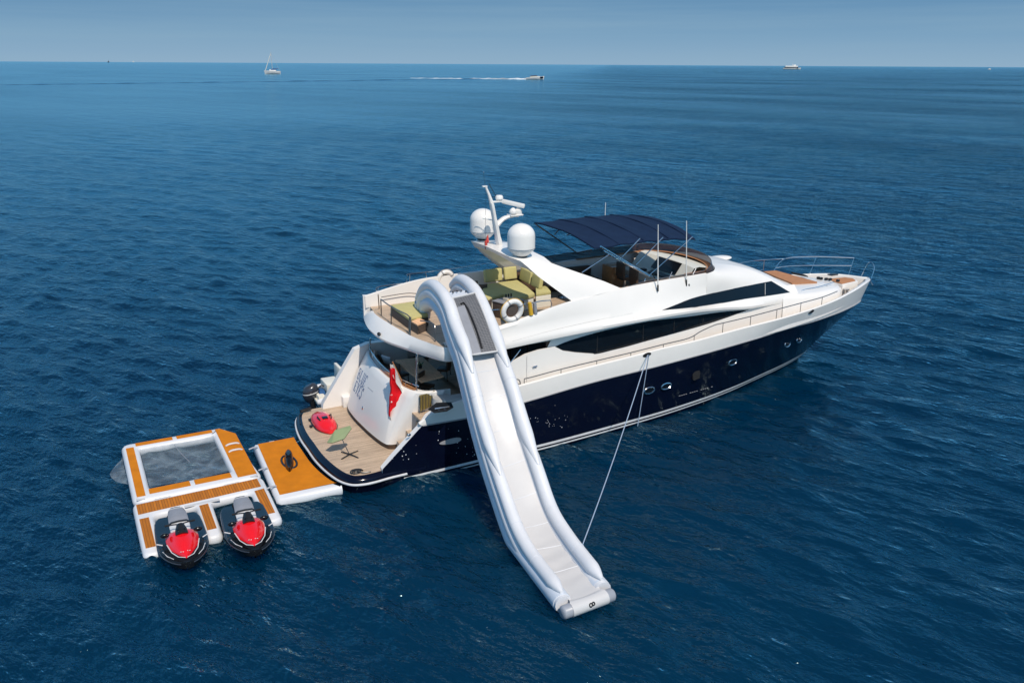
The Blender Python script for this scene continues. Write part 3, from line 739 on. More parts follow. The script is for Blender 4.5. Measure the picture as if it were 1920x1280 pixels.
# portholes
for px, py in ((1217, 731.5), (1248.5, 723.5), (1373, 678.5), (1476, 644.5), (1498, 636.5)):
    c = on(HULLBVH, px, py, .014)
    if c is None: continue
    c2 = on(HULLBVH, px+10, py-2.5, .014); ax = (c2-c).normalized(); up = (Vector((0, 0, 1))-ax*ax.z).normalized()
    ring = [c+ax*.26*math.cos(2*math.pi*k/20)+up*.13*math.sin(2*math.pi*k/20) for k in range(20)]
    o = MB().tube(ring, .034, 6, closed=True, up=up).build('porthole', CHROME, Y)
    MB().slab([p+Vector((0, .004, 0)) for p in ring], (0, .012, 0)).build('porthole_glass', GLASS, o)
ah = MB(); c = on(HULLBVH, 1304, 703, .02)
ah.slab([c+Vector(q) for q in ((-.19, 0, .10), (-.06, 0, .2), (.14, 0, .2), (.2, 0, .08), (.17, 0, -.14), (-.1, 0, -.2), (-.18, 0, -.12))], (0, -.04, 0)); ah.build('stabiliser_vent', DGREY, Y)
lt = MB()
for k in range(16):
    if k % 5 == 4: continue
    a = on(HULLBVH, 1273+k*4, 742-k*1.13, .01); b = on(HULLBVH, 1275.6+k*4, 741.3-k*1.13, .01)
    if a and b: lt.tube([a, b], .011, 4, flat=1)
lt.build_each('exhaust_vent', GREYRAIL, Y)
ev = MB(); c = on(HULLBVH, 844, 826.5, .01); c2 = on(HULLBVH, 858, 823.5, .01); ax = (c2-c).normalized()
ring = [c+ax*.42*math.cos(2*math.pi*k/20)+Vector((0, 0, 1))*(.10+.03*math.cos(2*math.pi*k/20))*math.sin(2*math.pi*k/20) for k in range(20)]
ev.slab(ring, (0, -.03, 0)); ev.build('stern_vent', GREYRAIL, Y)
sb = MB(); c = on(HULLBVH, 767, 815, .02) or at(767, 815, y=-3.44); sb.ball(c, (.075, .03, .055)); sb.build('stern_fitting', CHROME, Y)
# salt spray drops dried on the navy paint
dr = MB(); rs = random.Random(3)
for (cx, cy, wx, wy, n_) in ((755, 845, 22, 22, 16), (870, 840, 18, 26, 14), (1010, 792, 25, 18, 15), (1060, 790, 28, 22, 10), (835, 810, 30, 20, 4)):
    for _ in range(n_):
        c = on(HULLBVH, rs.gauss(cx, wx*.6), rs.gauss(cy, wy*.6), .003)
        if c: k_ = rs.uniform(.3, 1)**2; dr.ball(c, (.006+.018*k_, .003, .006+.016*k_), 6)
o = dr.build('salt_marks', STRIPE, hull); struct(o, 'stuff')
# quarter cleat recess and fittings on the starboard quarter
def near(p): return p
qc = MB(); c = at(827, 764, z=2.62)
qc.slab(pick_z([(803, 768), (818, 756), (846, 755), (850, 764), (838, 771), (815, 774)], 2.66), (0, 0, .03)); qo = qc.build('cleat_recess', BLACK, Y)
q2 = MB(); q2.tube([at(815, 766, z=2.75), at(842, 762, z=2.75)], .035, 6)
for t in (.3, .7):
    a = at(815, 766, z=2.75).lerp(at(842, 762, z=2.75), t); q2.tube([a, a-Vector((0, 0, .1))], .03, 6)
q2.build('mooring_cleat', CHROME, qo)
# capstan lids and stair gate seen beside the transom
gt = MB(); gt.slab([at(786, 742, y=-2.45), at(815, 733, y=-2.5), at(815, 758, y=-2.5), at(787, 772, y=-2.45)], (.02, .06, 0)); gt.build('stair_gate', mat('olive_gate_glass', (.16, .12, .035), .12, coat=.5, var=.25), Y)
st_ = MB(); c = at(828, 744, z=2.62)
st_.lathe([(.34, -.5), (.34, -.1), (.32, 0), (.05, .01)], c, 20); st_.box(c+Vector((.35, -.25, -.12)), (.8, .5, .3), bev=.04); st_.build('cockpit_locker', GREYFIT, Y)

# ---------- cockpit furniture inside
cs = MB()
row = [p+Vector((.62, 0, 0)) for p in rows_tr[8][4:34]]
cs.loft([[Vector((p.x-.28, p.y*.95, 2.0)) for p in row], [Vector((p.x-.28, p.y*.95, 2.42)) for p in row], [Vector((p.x+.3, p.y*.93, 2.42)) for p in row], [Vector((p.x+.3, p.y*.93, 2.0)) for p in row]])
tag(cs.build('cockpit_bench', BROWN, smooth=30), 'curved brown bench seat behind the white transom under the overhang', 'bench')
ct = thing('cockpit_table', 'pale wooden dining table in the shaded cockpit behind the transom', 'table', (4.9, .2, 1.98))
tpt = pick_z([(741, 677), (792, 671), (832, 707), (790, 718)], 2.72)
MB().slab(tpt, (0, 0, .05)).build('tabletop', LIGHTWOOD, ct)
cc = sum(tpt, Vector())/4
MB().lathe([(.3, 0), (.3, .03), (.07, .06), (.07, .74)], (cc.x, cc.y, 1.98), 14).build('pedestal', CHROME, ct)
pl_ = thing('table_plant', 'small green plant in the middle of the cockpit table', 'plant', (cc.x, cc.y, 2.77))
MB().lathe([(.06, 0), (.08, .1), (.07, .1)], (cc.x, cc.y, 2.77), 10).build('pot', DGREY, pl_)
lv = MB()
for k in range(26):
    a = rs.uniform(0, 6.28); l_ = rs.uniform(.1, .26); d = Vector((math.cos(a), math.sin(a), rs.uniform(.3, 1.2))).normalized()*l_; b = Vector((cc.x, cc.y, 2.86)); sd_ = Vector((-math.sin(a), math.cos(a), 0))*.03
    lv.add([b, b+d*.5+sd_, b+d, b+d*.5-sd_], [(0, 1, 2, 3)])
lv.build('leaves', mat('plant_leaf', (.05, .10, .025), .5, var=.3), pl_, smooth=0)
def cushion(c, sz, M, name, m, label, cat, group=None):
    mb = MB(); b = bmesh.new(); bmesh.ops.create_cube(b, size=1); bmesh.ops.subdivide_edges(b, edges=b.edges[:], cuts=6, use_grid_fill=True)
    for v in b.verts:
        x, y, z = v.co*2; v.co.z = z*.5*(.35+.65*max(0, (1-abs(x)**3))*max(0, (1-abs(y)**3))); 
    bmesh.ops.scale(b, vec=sz, verts=b.verts); mb.bm(b, Matrix.Translation(Vector(c)) @ M)
    return tag(mb.build(name, m), label, cat, group)
cushion(at(727, 677, y=2.0), (.5, .5, .2), Matrix.Rotation(.4, 4, 'Z') @ Matrix.Rotation(R(65), 4, 'Y'), 'pillow', SILVER, 'white scatter pillow propped at the port end of the shaded cockpit bench', 'pillow')
cushion(at(714, 670, y=2.5), (.5, .45, .2), Matrix.Rotation(-.3, 4, 'Z') @ Matrix.Rotation(R(60), 4, 'Y'), 'pillow', BROWN, 'dark brown scatter pillow beside the white pillow in the cockpit', 'pillow')

# ---------- radar arch
ar = MB()
def arch_st(y, rx, rz, fx, fz, t): return (Vector((rx, y, rz)), Vector((fx, y, fz)), t)
f0 = pick([(1073, 565, -2.82), (1166, 541.2, -2.60)]); f1 = pick([(1040, 541, -2.68), (1132, 527, -2.46)]); f2 = pick([(1010, 519, -2.48), (1085, 511, -2.30)]); f3 = pick([(990, 501, -2.28), (1050, 499, -2.17)]); f4 = pick([(976, 489.5, -2.08), (1034, 493, -2.05)])
sts = [(f0[0], f0[1], Vector((.1, .26, 0))), (f1[0], f1[1], Vector((.05, .26, 0))), (f2[0], f2[1], Vector((0, .28, -.03))), (f3[0], f3[1], Vector((0, .25, -.12))), (f4[0], f4[1], Vector((0, .1, -.24))),
       (Vector((7.52, -1.7, 7.14)), Vector((8.95, -1.7, 7.02)), Vector((.05, 0, -.24))), (Vector((7.40, -.9, 7.22)), Vector((8.8, -.9, 7.14)), Vector((.05, 0, -.2)))]
arows = []
for a, b, d in sts:
    c_ = a.lerp(b, .5)+(Vector((0, -.06, .03)))
    arows.append([a, a.lerp(b, .25)+Vector((0, -.02, .02)), c_, a.lerp(b, .8)+Vector((0, -.02, .02)), b, b+d-(b-a).normalized()*.12, a.lerp(b, .5)+d, a+d+(b-a).normalized()*.10])
mid_ = [Vector((7.35, 0, 7.26)), Vector((7.7, 0, 7.28)), Vector((8.1, 0, 7.28)), Vector((8.5, 0, 7.25)), Vector((8.75, 0, 7.2)), Vector((8.6, 0, 7.03)), Vector((8.0, 0, 7.06)), Vector((7.5, 0, 7.08))]
allr = arows+[mid_]+[[Vector((p.x, -p.y, p.z)) for p in r] for r in arows[::-1]]
ar.loft(allr, cu=True, cap0=True, cap1=True)
arch = ar.build('radar_arch', WHITE, Y, smooth=35)
al = MB(); al.bm((lambda b: (bmesh.ops.create_uvsphere(b, u_segments=16, v_segments=8, radius=1), b)[1])(bmesh.new()), Matrix.Translation((7.9, .35, 7.045)) @ Matrix.Diagonal((.2, .16, .02, 1))); al.build('arch_light', GREYFIT, arch)
for s in (-1, 1):
    c = (8.02, 1.62*s, 7.10 if s > 0 else 7.02)
    d = MB().lathe([(.26, 0), (.26, .06), (.20, .07), (.20, .12), (.30, .16), (.47, .34), (.50, .38), (.50, .40), (.515, .42), (.515, .86)]+[(.515*math.cos(a), .86+.46*math.sin(a)) for a in [i*math.pi/2/9 for i in range(1, 10)]], c, 32).build('satellite_dome', WHITE, Y, smooth=30)
    MB().torus((c[0], c[1], c[2]+.10), .205, .03).build('dome_mount', BLACK, d)
    MB().torus((c[0], c[1], c[2]+.42), .512, .012).build('dome_seam', GREYRAIL, d)
ms = MB()
ms.tube(smoothline([(7.95, 0, 7.15), (7.86, 0, 7.6), (7.72, 0, 8.3), (7.6, 0, 8.9)], 4), [.20]*4+[.17]*4+[.14]*4+[.12], 10, flat=.6, up=(1, 0, 0))
ms.tube([(7.62, 0, 8.85), (7.5, 0, 9.2), (7.36, 0, 9.52)], [.09, .06, .04], 8); ms.box((7.32, 0, 9.53), (.2, .1, .05), bev=.015)
ms.tube(smoothline([(7.74, 0, 7.95), (8.1, 0, 8.25), (8.5, 0, 8.33), (8.75, 0, 8.32)], 4), [.14]*3+[.12]*3+[.1]*3+[.08]*4, 8, flat=.7)
ms.box((8.62, 0, 8.37), (.55, .36, .05), bev=.02); ms.box((7.82, 0, 8.93), (.42, .2, .05), bev=.015); ms.tube([(7.78, 0, 8.2), (7.45, .45, 8.25)], .022, 6)
mast = ms.build('mast', WHITE, Y, smooth=35)
rd = MB().lathe([(.14, 0), (.16, .05), (.15, .17), (.08, .22), (.06, .26)], (8.75, 0, 8.39), 16).build('radar_pedestal', WHITE, mast)
a = at(941, 377, y=.35); b = at(984, 387, y=-.25)
mm = MB(); d_ = (b-a); L_ = d_.length; mm.box((0, 0, 0), (L_, .13, .17), bev=.045); Mx = Matrix.Translation((a+b)/2) @ d_.to_track_quat('X', 'Z').to_matrix().to_4x4(); mm.move(Mx); mm.build('radar_scanner', WHITE, rd)
MB().lathe([(.05, 0), (.13, .03), (.15, .1), (.13, .17), (.06, .24), (.01, .26)], (8.5, -.05, 8.40), 14).build('gps_dome', WHITE, mast)
MB().lathe([(.10, 0), (.15, .06), (.15, .15), (.11, .2), (.02, .21)], (7.93, 0, 8.96), 14).build('small_dome', WHITE, mast)
MB().tube([(7.34, 0, 9.5), (7.28, 0, 10.05)], .012, 5).ball((7.28, 0, 10.07), .03, 8).build('mast_aerial', CHROME, mast)
MB().tube([(7.36, 0, 9.5), (7.40, .12, 7.3)], .006, 4).build('signal_halyard', CHROME, mast)
hl = MB(); hl.tube([(7.62, 0, 9.05), (7.78, 0, 9.15), (7.5, 0, 9.62)], .012, 5); hl.build('mast_cable', BLACK, mast)
fg = MB(); fg.loft([[Vector((7.52-.022*j+.03*math.sin(j*1.9+i*.5), .12+.03*math.sin(j*2.1+i*.8), 7.72-.07*i-.05*j)) for j in range(7)] for i in range(6)]); tag(fg.build('courtesy_flag', mat('red_white_bunting', (.5, .06, .05), .8, var=.4, vscale=6), smooth=60), 'small limp red and white courtesy flag hanging beside the mast', 'flag')
for s in (-1,):
    for (px, y0, y1, yy) in ((1233.5, 421, 546, -2.72), (1286.8, 414, 536, -2.58)):
        b_2 = at(px, y1, y=yy); t_2 = at(px+.5, y0, y=yy)
        w_ = MB().tube([b_2.lerp(t_2, .08), t_2], [.026, .014], 6).build('whip_aerial', WHITE, Y)
        MB().tube([b_2, b_2.lerp(t_2, .10)], .035, 6).build('aerial_base', BLACK, w_)
t_2 = at(1135.5, 380, y=2.6); MB().tube([Vector((t_2.x, t_2.y, 5.7)), t_2], [.024, .012], 6).build('whip_aerial', WHITE, Y)
hn = MB(); q = at(1291, 535, y=-2.55); hn.ball(q, (.06, .05, .08)); hn.build('horn', BLACK, Y)

# ---------- windscreen round the flybridge well
wsr = MB()
edge = [Vector((x, -(y5(x)-.07), z5(x)+.01)) for x in np.linspace(12.3, XN, 14)]+[p+Vector((-.05, 0, .01)) for p in nose[1:]]
edge = edge+[Vector((p.x, -p.y, p.z)) for p in edge[::-1][1:]]
ext = [Vector((x, y5(x)-.07, z5p(x)+.01)) for x in np.linspace(12.2, 9.0, 10)]
edge = edge+ext
ne = len(edge); rws = []
for h in (0, .5, 1):
    r_ = []
    for i, p in enumerate(edge):
        t = (edge[min(i+1, ne-1)]-edge[max(i-1, 0)]); t.z = 0; t.normalize(); nrm = Vector((-t.y, t.x, 0))
        k = .36*min(1, (ne-1-i)/4+.02)*(1 if p.y > 0 else lerp(.22, 1, min(1, max(0, (p.x-XN+.2)/1.4))))*min(1, i/3)
        r_.append(p+nrm*.16*h*k/.36+Vector((0, 0, k*h)))
    rws.append(r_)
wsr.loft(rws); wso = wsr.build('windscreen', SMOKE, fly, smooth=60)
MB().tube(rws[2], .016, 6).build('windscreen_rail', DARKMETAL, wso)
wt = MB()   # varnished ledge inside the windscreen
led = [p for p in edge[8:52]]
def inw(i, d): 
    t = (edge[min(i+1, ne-1)]-edge[max(i-1, 0)]); t.z = 0; t.normalize(); return Vector((-t.y, t.x, 0))*d
wt.loft([[edge[i]+inw(i, .06)+Vector((0, 0, .03)) for i in range(10, ne-12)], [edge[i]+inw(i, .30)+Vector((0, 0, .03)) for i in range(10, ne-12)]]); wt.build('dash_ledge', TANPAD, fly)

# ---------- helm and well furniture
hm = MB()
hm.loft([[Vector((x+.10*abs(y)**1.5*-1, y, z)) for y in (-1.9, -1.3, -.6, 0, .6, 1.3, 1.9)] for x, z in ((15.3, 4.61), (15.35, 5.18), (15.85, 5.34), (16.3, 5.88), (16.55, 5.92), (17.25, 5.80), (17.3, 5.4))])
helm = hm.build('helm_console', CREAM, Y, smooth=30)
MB().slab([(15.83, -.95, 5.40), (15.83, .75, 5.40), (16.22, .72, 5.85), (16.22, -.9, 5.85)], (-.03, 0, .025)).build('instrument_panel', BLACKGLOSS, helm)
MB().box((15.62, -.1, 5.30), (.26, 1.3, .05), M=Matrix.Rotation(R(-18), 4, 'Y'), bev=.015).build('switch_panel', BLACK, helm)
MB().torus((15.2, -.45, 5.32), .2, .02, Matrix.Rotation(R(60), 4, 'Y')).build('steering_wheel', BLACK, helm)
MB().box((15.5, .85, 5.32), (.2, .25, .1), bev=.02).build('throttle', BLACK, helm)
for nm, x, y in (('near', 14.35, -.35), ('far', 14.45, .75)):
    ch = thing('helm_chair', 'brown leather helm chair behind the steering wheel, '+('nearer the starboard side' if y < 0 else 'nearer the port side'), 'chair', (x, y, 4.605), 'helm chairs')
    MB().box((x, y, 5.1), (.52, .56, .16), bev=.05).build('seat', BROWN, ch)
    MB().box((x-.24, y, 5.48), (.14, .56, .66), bev=.06).build('backrest', BROWN, ch)
    MB().lathe([(.2, 0), (.2, .04), (.06, .08), (.06, .44)], (x, y, 4.605), 12).build('pedestal', CHROME, ch)
st1 = MB(); st1.prism([(12.4, 1.35), (14.0, 1.35), (14.0, 2.25), (12.4, 2.35)], 4.61, 5.1, bev=.03)
so = thing('dinette_sofa', 'dark brown sofa along the port side of the flybridge well under the canopy', 'sofa', (11.5, 1.8, 4.605))
MB().prism([(9.6, 1.7), (13.6, 1.5), (13.6, 2.3), (9.6, 2.6)], 4.61, 5.02, bev=.04).build('seat', BROWN, so)
MB().prism([(9.6, 2.38), (13.6, 2.12), (13.6, 2.34), (9.6, 2.62)], 5.02, 5.42, bev=.05).build('backrest', BROWN, so)
dt = thing('dinette_table', 'dark table laid with dishes beside the brown sofa under the canopy', 'table', (11.3, .75, 4.605))
MB().prism([(10.3, .3), (12.5, .2), (12.6, 1.15), (10.3, 1.3)], 5.24, 5.29, bev=.02).build('tabletop', DGREY, dt)
MB().lathe([(.3, 0), (.06, .05), (.06, .63)], (11.4, .75, 4.605), 12).build('pedestal', CHROME, dt)
for k in range(7):
    x, y = 10.55+.3*k, .5+.5*(k % 2)+rs.uniform(-.05, .05)
    tag(MB().lathe([(.04, 0), (.05, .01), (.11, .03), (.115, .035), (.02, .012)], (x, y, 5.292), 14).build('bowl', SILVER), 'small pale bowl among the dishes on the dark flybridge table', 'bowl', 'bowls on the flybridge table')
wb = MB().prism([(14.05, 1.15), (14.75, 1.15), (14.75, 1.95), (14.05, 1.95)], 4.61, 5.5, bev=.02); wbo = wb.build('wet_bar_unit', WOOD, Y)
bar = MB(); bar.prism([(11.8, -1.9), (14.0, -1.75), (14.0, -1.15), (11.8, -1.3)], 4.61, 5.28, bev=.03); bo = bar.build('bar_unit', GREYFIT, Y)
MB().prism([(12.0, -1.82), (13.6, -1.7), (13.6, -1.25), (12.0, -1.37)], 5.285, 5.31).build('bar_top', LIGHTWOOD, bo)
lo_ = thing('lounger_pad', 'dark blue grey lounge pad along the starboard side of the flybridge well', 'sun pad', (14.6, -1.7, 4.6))
MB().prism([(14.3, -2.2), (15.6, -2.05), (15.6, -1.5), (14.3, -1.6)], 4.61, 5.15, bev=.05).build('pad', MGREY, lo_)
MB().prism([(12.2, -2.38), (14.2, -2.25), (14.2, -1.95), (12.2, -2.05)], 4.61, 5.2, bev=.04).build('side_locker', BROWN, Y)

# ---------- bimini canopy
bi = MB(); rws = []
nx = 37
def canopy_z(x, y):
    t = (x-10.85)/(15.8-10.85); ribs = .085*abs(math.cos(math.pi*(t*4.0+.02)))**2.5
    return 7.38+.085*y+.13*(1-(abs(y)/2.05)**2.4)+ribs*(1-.6*abs(y)/2.05)+.06*math.sin(math.pi*t)-.06*max(0, t-.86)/.14
for i in range(nx):
    t = i/(nx-1); x = lerp(10.80, 15.85, t); row = []
    for j in range(25):
        y = lerp(-2.02, 2.05, j/24); xx = x+.16*(1-(y/2.05)**2)*(abs(t-.5)*2 if t > .5 else 0)-.09*y*(1-t)
        row.append(Vector((xx, y, canopy_z(x, y)+.010*math.sin(9*x+3*y))))
    rws.append([row[0]+Vector((0, -.01, -.06))]+row+[row[-1]+Vector((0, .01, -.06))])
rws = [[p+Vector((-.02, 0, -.05)) for p in rws[0]]]+rws+[[p+Vector((.02, 0, -.05)) for p in rws[-1]]]
bi.loft(rws); bim = bi.build('bimini_canopy', CANVAS, Y, smooth=50, recalc=True)
md = bim.modifiers.new('thickness', 'SOLIDIFY'); md.thickness = .012; md.offset = -1
for xs_2 in (11.95, 13.2, 14.45, 15.5):
    l = []
    for j in range(25):
        y = lerp(-2.0, 2.03, j/24); t = (xs_2-10.8)/5.05; xx = xs_2+.16*(1-(y/2.05)**2)*(abs(t-.5)*2 if t > .5 else 0)-.09*y*(1-t)
        l.append(Vector((xx, y, canopy_z(xs_2, y)+.012)))
    MB().tube(l, .022, 6).build('canopy_seam', CANVAS, bim)
def strut(p, q, r=.03, m=CHROME): MB().tube([p, q], r, 7).build('canopy_strut', m, bim)
SA = lambda px, py: at(px, py, y=-2.05)
for a, b in (((1126, 462), (1213, 514)), ((1131, 470), (1218, 518))): strut(SA(*a), SA(*b), .036)
for a, b in (((1091, 511), (1142, 477)), ((1166, 482), (1200, 447)), ((1192, 497), (1243, 445)), ((1216, 517), (1298, 444))): strut(SA(*a), SA(*b), .025)
PA = lambda px, py: at(px, py, y=2.1)
for a, b in (((1004, 420), (1082, 474)), ((1063, 441), (1090, 428)), ((1080, 474), (1110, 468)), ((1052, 425), (1040, 440))): strut(PA(*a), PA(*b), .030, DARKMETAL if a[1] < 430 else CHROME)
for a, b in (((1210, 522), (1207, 533)), ((1260, 510), (1254, 523)), ((1305, 503), (1299, 515))): strut(at(*a, y=-2.4), at(*b, y=-2.45), .02)

# ---------- aft flybridge rails, fixtures
A_ = lambda px, py, z: at(px, py, z=z)
r1 = [A_(711, 574, 5.28), A_(713.5, 560, 5.3)]
ra = smoothline([A_(714, 561, 5.28), A_(734, 575, 5.28), A_(763, 589.5, 5.28)], 4)
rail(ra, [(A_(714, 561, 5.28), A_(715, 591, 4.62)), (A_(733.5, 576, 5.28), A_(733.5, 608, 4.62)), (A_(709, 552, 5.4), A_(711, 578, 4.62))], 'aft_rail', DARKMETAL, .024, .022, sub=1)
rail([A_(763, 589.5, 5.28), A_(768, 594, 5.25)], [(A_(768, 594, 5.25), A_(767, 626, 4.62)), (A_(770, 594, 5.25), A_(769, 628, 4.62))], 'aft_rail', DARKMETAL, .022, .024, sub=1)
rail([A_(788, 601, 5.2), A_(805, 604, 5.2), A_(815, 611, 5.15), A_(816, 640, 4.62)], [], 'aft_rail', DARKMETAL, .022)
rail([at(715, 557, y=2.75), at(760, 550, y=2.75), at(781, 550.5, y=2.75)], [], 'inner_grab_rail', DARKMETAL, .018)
rail([at(707, 547, y=3.05), at(709, 538, y=3.05), at(755, 531, y=3.05)], [(at(709, 538, y=3.05), at(708, 548, y=3.05)), (at(762, 525, y=3.05), at(762, 533, y=3.05))], 'port_quarter_rail', CHROME, .022)
rail([at(764, 517, y=3.05), at(766, 514, y=3.05), at(803, 509.5, y=3.05)], [(at(768, 515, y=3.05), at(768, 528, y=3.05)), (at(798, 510, y=3.05), at(800, 521, y=3.05))], 'port_quarter_rail', CHROME, .022)
rail([at(800, 510, y=3.05), at(880, 499, y=3.05), at(935, 490, y=3.05)], [], 'port_guard_wire', CHROME, .01, sub=2)
rail([at(900, 583, y=-2.9), at(925, 581, y=-2.9), at(938, 580, y=-2.9)], [(at(938, 580, y=-2.9), at(941, 612, y=-2.9)), (at(924, 581, y=-2.9), at(927, 613, y=-2.9)), (at(915, 583, y=-2.9), at(917, 614, y=-2.9))], 'starboard_gate_rail', CHROME, .02)
rail([at(977, 571, y=-2.9), at(1000, 567, y=-2.9), at(1032, 563, y=-2.9), at(1033, 577, y=-2.9)], [(at(1000, 567, y=-2.9), at(1001, 590, y=-2.9))], 'starboard_gate_rail', CHROME, .018, sub=2)
gb = MB(); gb.slab([at(938, 581, y=-2.92), at(946, 580, y=-2.92), at(949, 611, y=-2.92), at(941, 612, y=-2.92)], (0, .06, 0)); gb.build('gate_post', DARKMETAL, Y)
for yy, px, py, r_, nm in ((-2.98, 960.5, 582, .355, 'white life ring with dark centre on the starboard flybridge rail beside the grey gate'), (2.95, 835, 522.5, .30, 'white life ring on the port flybridge rail between the two slide arches')):
    c = at(px, py, y=yy); lr = thing('life_ring', nm, 'life ring', c, 'life rings on the flybridge rails')
    Mr = Matrix.Rotation(R(90+8), 4, 'X') @ Matrix.Rotation(0, 4, 'Z')
    MB().torus(c, r_, .098, Mr, 32, 12).build('ring', WHITE, lr)
    bd = MB()
    for k in range(4):
        a = k*math.pi/2+.5; p = c+Mr.to_3x3() @ Vector((r_*math.cos(a), r_*math.sin(a), 0)); tg = Mr.to_3x3() @ Vector((-math.sin(a), math.cos(a), 0))
        bd = MB().tube([p-tg*.03, p+tg*.03], .104, 12); bd.build('band', GREYRAIL, lr)
    MB().torus(c, r_+.11, .012, Mr, 32, 5).build('grab_line', YELLOW if yy < 0 else GREYRAIL, lr)
    MB().lathe([(.19, -.02), (.19, .02), (.02, .03)], (0, 0, 0), 16).move(Matrix.Translation(c+Vector((0, .02, 0))) @ Mr).build('light_holder', WICKER, lr)
hs = thing('rescue_light', 'yellow and grey rescue light strapped to the starboard rail beside the life ring', 'rescue light', at(998, 590, y=-2.95))
MB().tube([at(993, 567, y=-2.97), at(996, 590, y=-2.97)], [.07, .085], 10).build('yellow_case', YELLOW, hs)
MB().tube([at(1002, 567, y=-2.95), at(1004, 588, y=-2.95)], [.07, .075], 10).build('grey_case', MGREY, hs)

# ---------- flybridge aft furniture
def zpl(px, py, z): p = at(px, py, z=z); return (p.x, p.y)
sf = thing('corner_sofa', 'lime green cushioned corner sofa on the aft flybridge below the radar arch', 'sofa', (8.6, 1.0, 4.605))
ZS = 5.24
sA = [zpl(*q, ZS) for q in ((901, 549), (914, 560), (944, 551), (959, 562), (1003, 549), (988, 536), (970, 524), (908, 532))]
MB().prism([(lerp(x, 8.6, .04), lerp(y, .9, .04)) for x, y in sA], 4.61, 5.06, bev=.02).build('base', CREAM, sf)
MB().prism(sA, 5.06, ZS, bev=.06).build('seat', LIME, sf)
def backc(px0, px1, y0, y1):
    a = at(px0, y0, z=ZS); b = at(px1, y1, z=ZS); d = (b-a); L_ = d.length; mb = MB()
    mb.box((0, 0, .25), (L_*.97, .18, .54), bev=.07, seg=3)
    n_ = Vector((-d.y, d.x, 0)).normalized(); n_ = n_ if n_.dot(Vector((.2, 1, 0))) > 0 else -n_
    mb.move(Matrix.Translation((a+b)/2+n_*.05) @ Matrix.Rotation(math.atan2(d.y, d.x), 4, 'Z') @ Matrix.Rotation(R(-9), 4, 'X')); return mb
for q in ((909, 943, 529.5, 525.5), (946, 970, 525, 522)): backc(*q).build('back_cushion', LIME, sf)
for q in ((974, 994, 522.5, 533.5), (996, 1012, 534.5, 542)): backc(*q).build('back_cushion', LIME, sf)
so2 = thing('side_seat', 'cream based seat with lime cushion beside the open corner sofa', 'seat', (10.3, .6, 4.605))
q = [zpl(1005, 556, 5.1), zpl(1033, 552, 5.1), zpl(1024, 541, 5.1), zpl(1004, 545, 5.1)]
MB().prism(q, 4.61, 5.1, bev=.02).build('base', CREAM, so2); MB().prism(q, 5.1, 5.24, bev=.04).build('cushion', LIME, so2)
def wtable(c, sx, sy, h, rz, label, grp=None):
    t = thing('wicker_table', label, 'table', (c[0], c[1], 4.605), grp)
    Mz = Matrix.Rotation(rz, 4, 'Z')
    MB().box((c[0], c[1], 4.605+h/2), (sx, sy, h), rz=rz, bev=.03).build('base', WICKER, t)
    MB().box((c[0], c[1], 4.605+h+.02), (sx+.04, sy+.04, .035), rz=rz, bev=.01).build('tabletop', MGREY, t); return t
c = at(951, 560, z=4.95); c2 = at(951, 575, z=4.62)
wtable((c.x-.55, c.y-1.15), .95, .8, .60, R(20), 'square brown wicker table standing in front of the lime corner sofa')
c3 = at(948, 541, z=5.26)
tb_ = thing('coffee_tray', 'small pale box of glasses on the brown wicker table', 'tray', c3)
MB().box((c.x-.55, c.y-1.15, 5.30), (.34, .26, .12), rz=.3, bev=.02).build('box', PLASTER, tb_)
for k in range(3): MB().lathe([(.03, 0), (.035, .12), (.03, .13)], (c.x-.65+.11*k, c.y-1.15, 5.36), 8).build('glass', BLACK, tb_)
def wchair(c, rz, label):
    t = thing('wicker_armchair', label, 'armchair', (c[0], c[1], 4.605), 'wicker armchairs on the flybridge')
    Mz = Matrix.Translation((c[0], c[1], 4.605)) @ Matrix.Rotation(rz, 4, 'Z')
    MB().box((0, 0, .22), (.62, .62, .36), bev=.04).move(Mz).build('seat', WICKER, t)
    n_ = 12; arc = [Vector((.34*math.cos(a), .34*math.sin(a), 0)) for a in [R(80)+R(200)*i/n_ for i in range(n_+1)]]
    MB().loft([[p+Vector((0, 0, .3)) for p in arc], [p*1.04+Vector((0, 0, .6)) for p in arc], [p*1.06+Vector((0, 0, .78)) for p in arc], [p*.9+Vector((0, 0, .78)) for p in arc], [p*.88+Vector((0, 0, .3)) for p in arc]]).move(Mz).build('backrest', WICKER, t)
    for x, y in ((-.25, -.25), (-.25, .25), (.25, -.25), (.25, .25)): MB().box((x, y, .03), (.05, .05, .08)).move(Mz).build('leg', BLACK, t)
    MB().box((.02, 0, .44), (.5, .5, .1), bev=.04).move(Mz).build('cushion', MGREY, t)
c = at(902, 549, z=4.95); wchair((c.x, c.y), R(10), 'brown wicker armchair with its back to the taller slide arch')
c = at(905, 583, z=4.9); wchair((c.x, c.y), R(60), 'brown wicker armchair between the slide and the grey gate')
pd = thing('aft_sunpad', 'lime sun pad on a brown wicker base at the aft end of the flybridge', 'sun pad', (4.7, .8, 4.605))
q = [zpl(733, 574, 5.0), zpl(790, 565, 5.0), zpl(803, 592, 5.0), zpl(767, 599, 5.0)]
MB().prism(q, 4.61, 4.94, bev=.02).build('base', WICKER, pd); MB().prism(q, 4.94, 5.06, bev=.04).build('pad', LIME, pd)
ot = thing('low_table', 'low pale topped wicker table beside the aft sun pad in the shade of the slide', 'table', (4.9, -.9, 4.605))
q = [zpl(771, 603, 4.95), zpl(786, 597, 4.95), zpl(800, 603, 4.95), zpl(783, 610, 4.95)]
MB().prism(q, 4.61, 4.93).build('base', WICKER, ot); MB().prism(q, 4.93, 4.97).build('tabletop', LIGHTWOOD, ot)

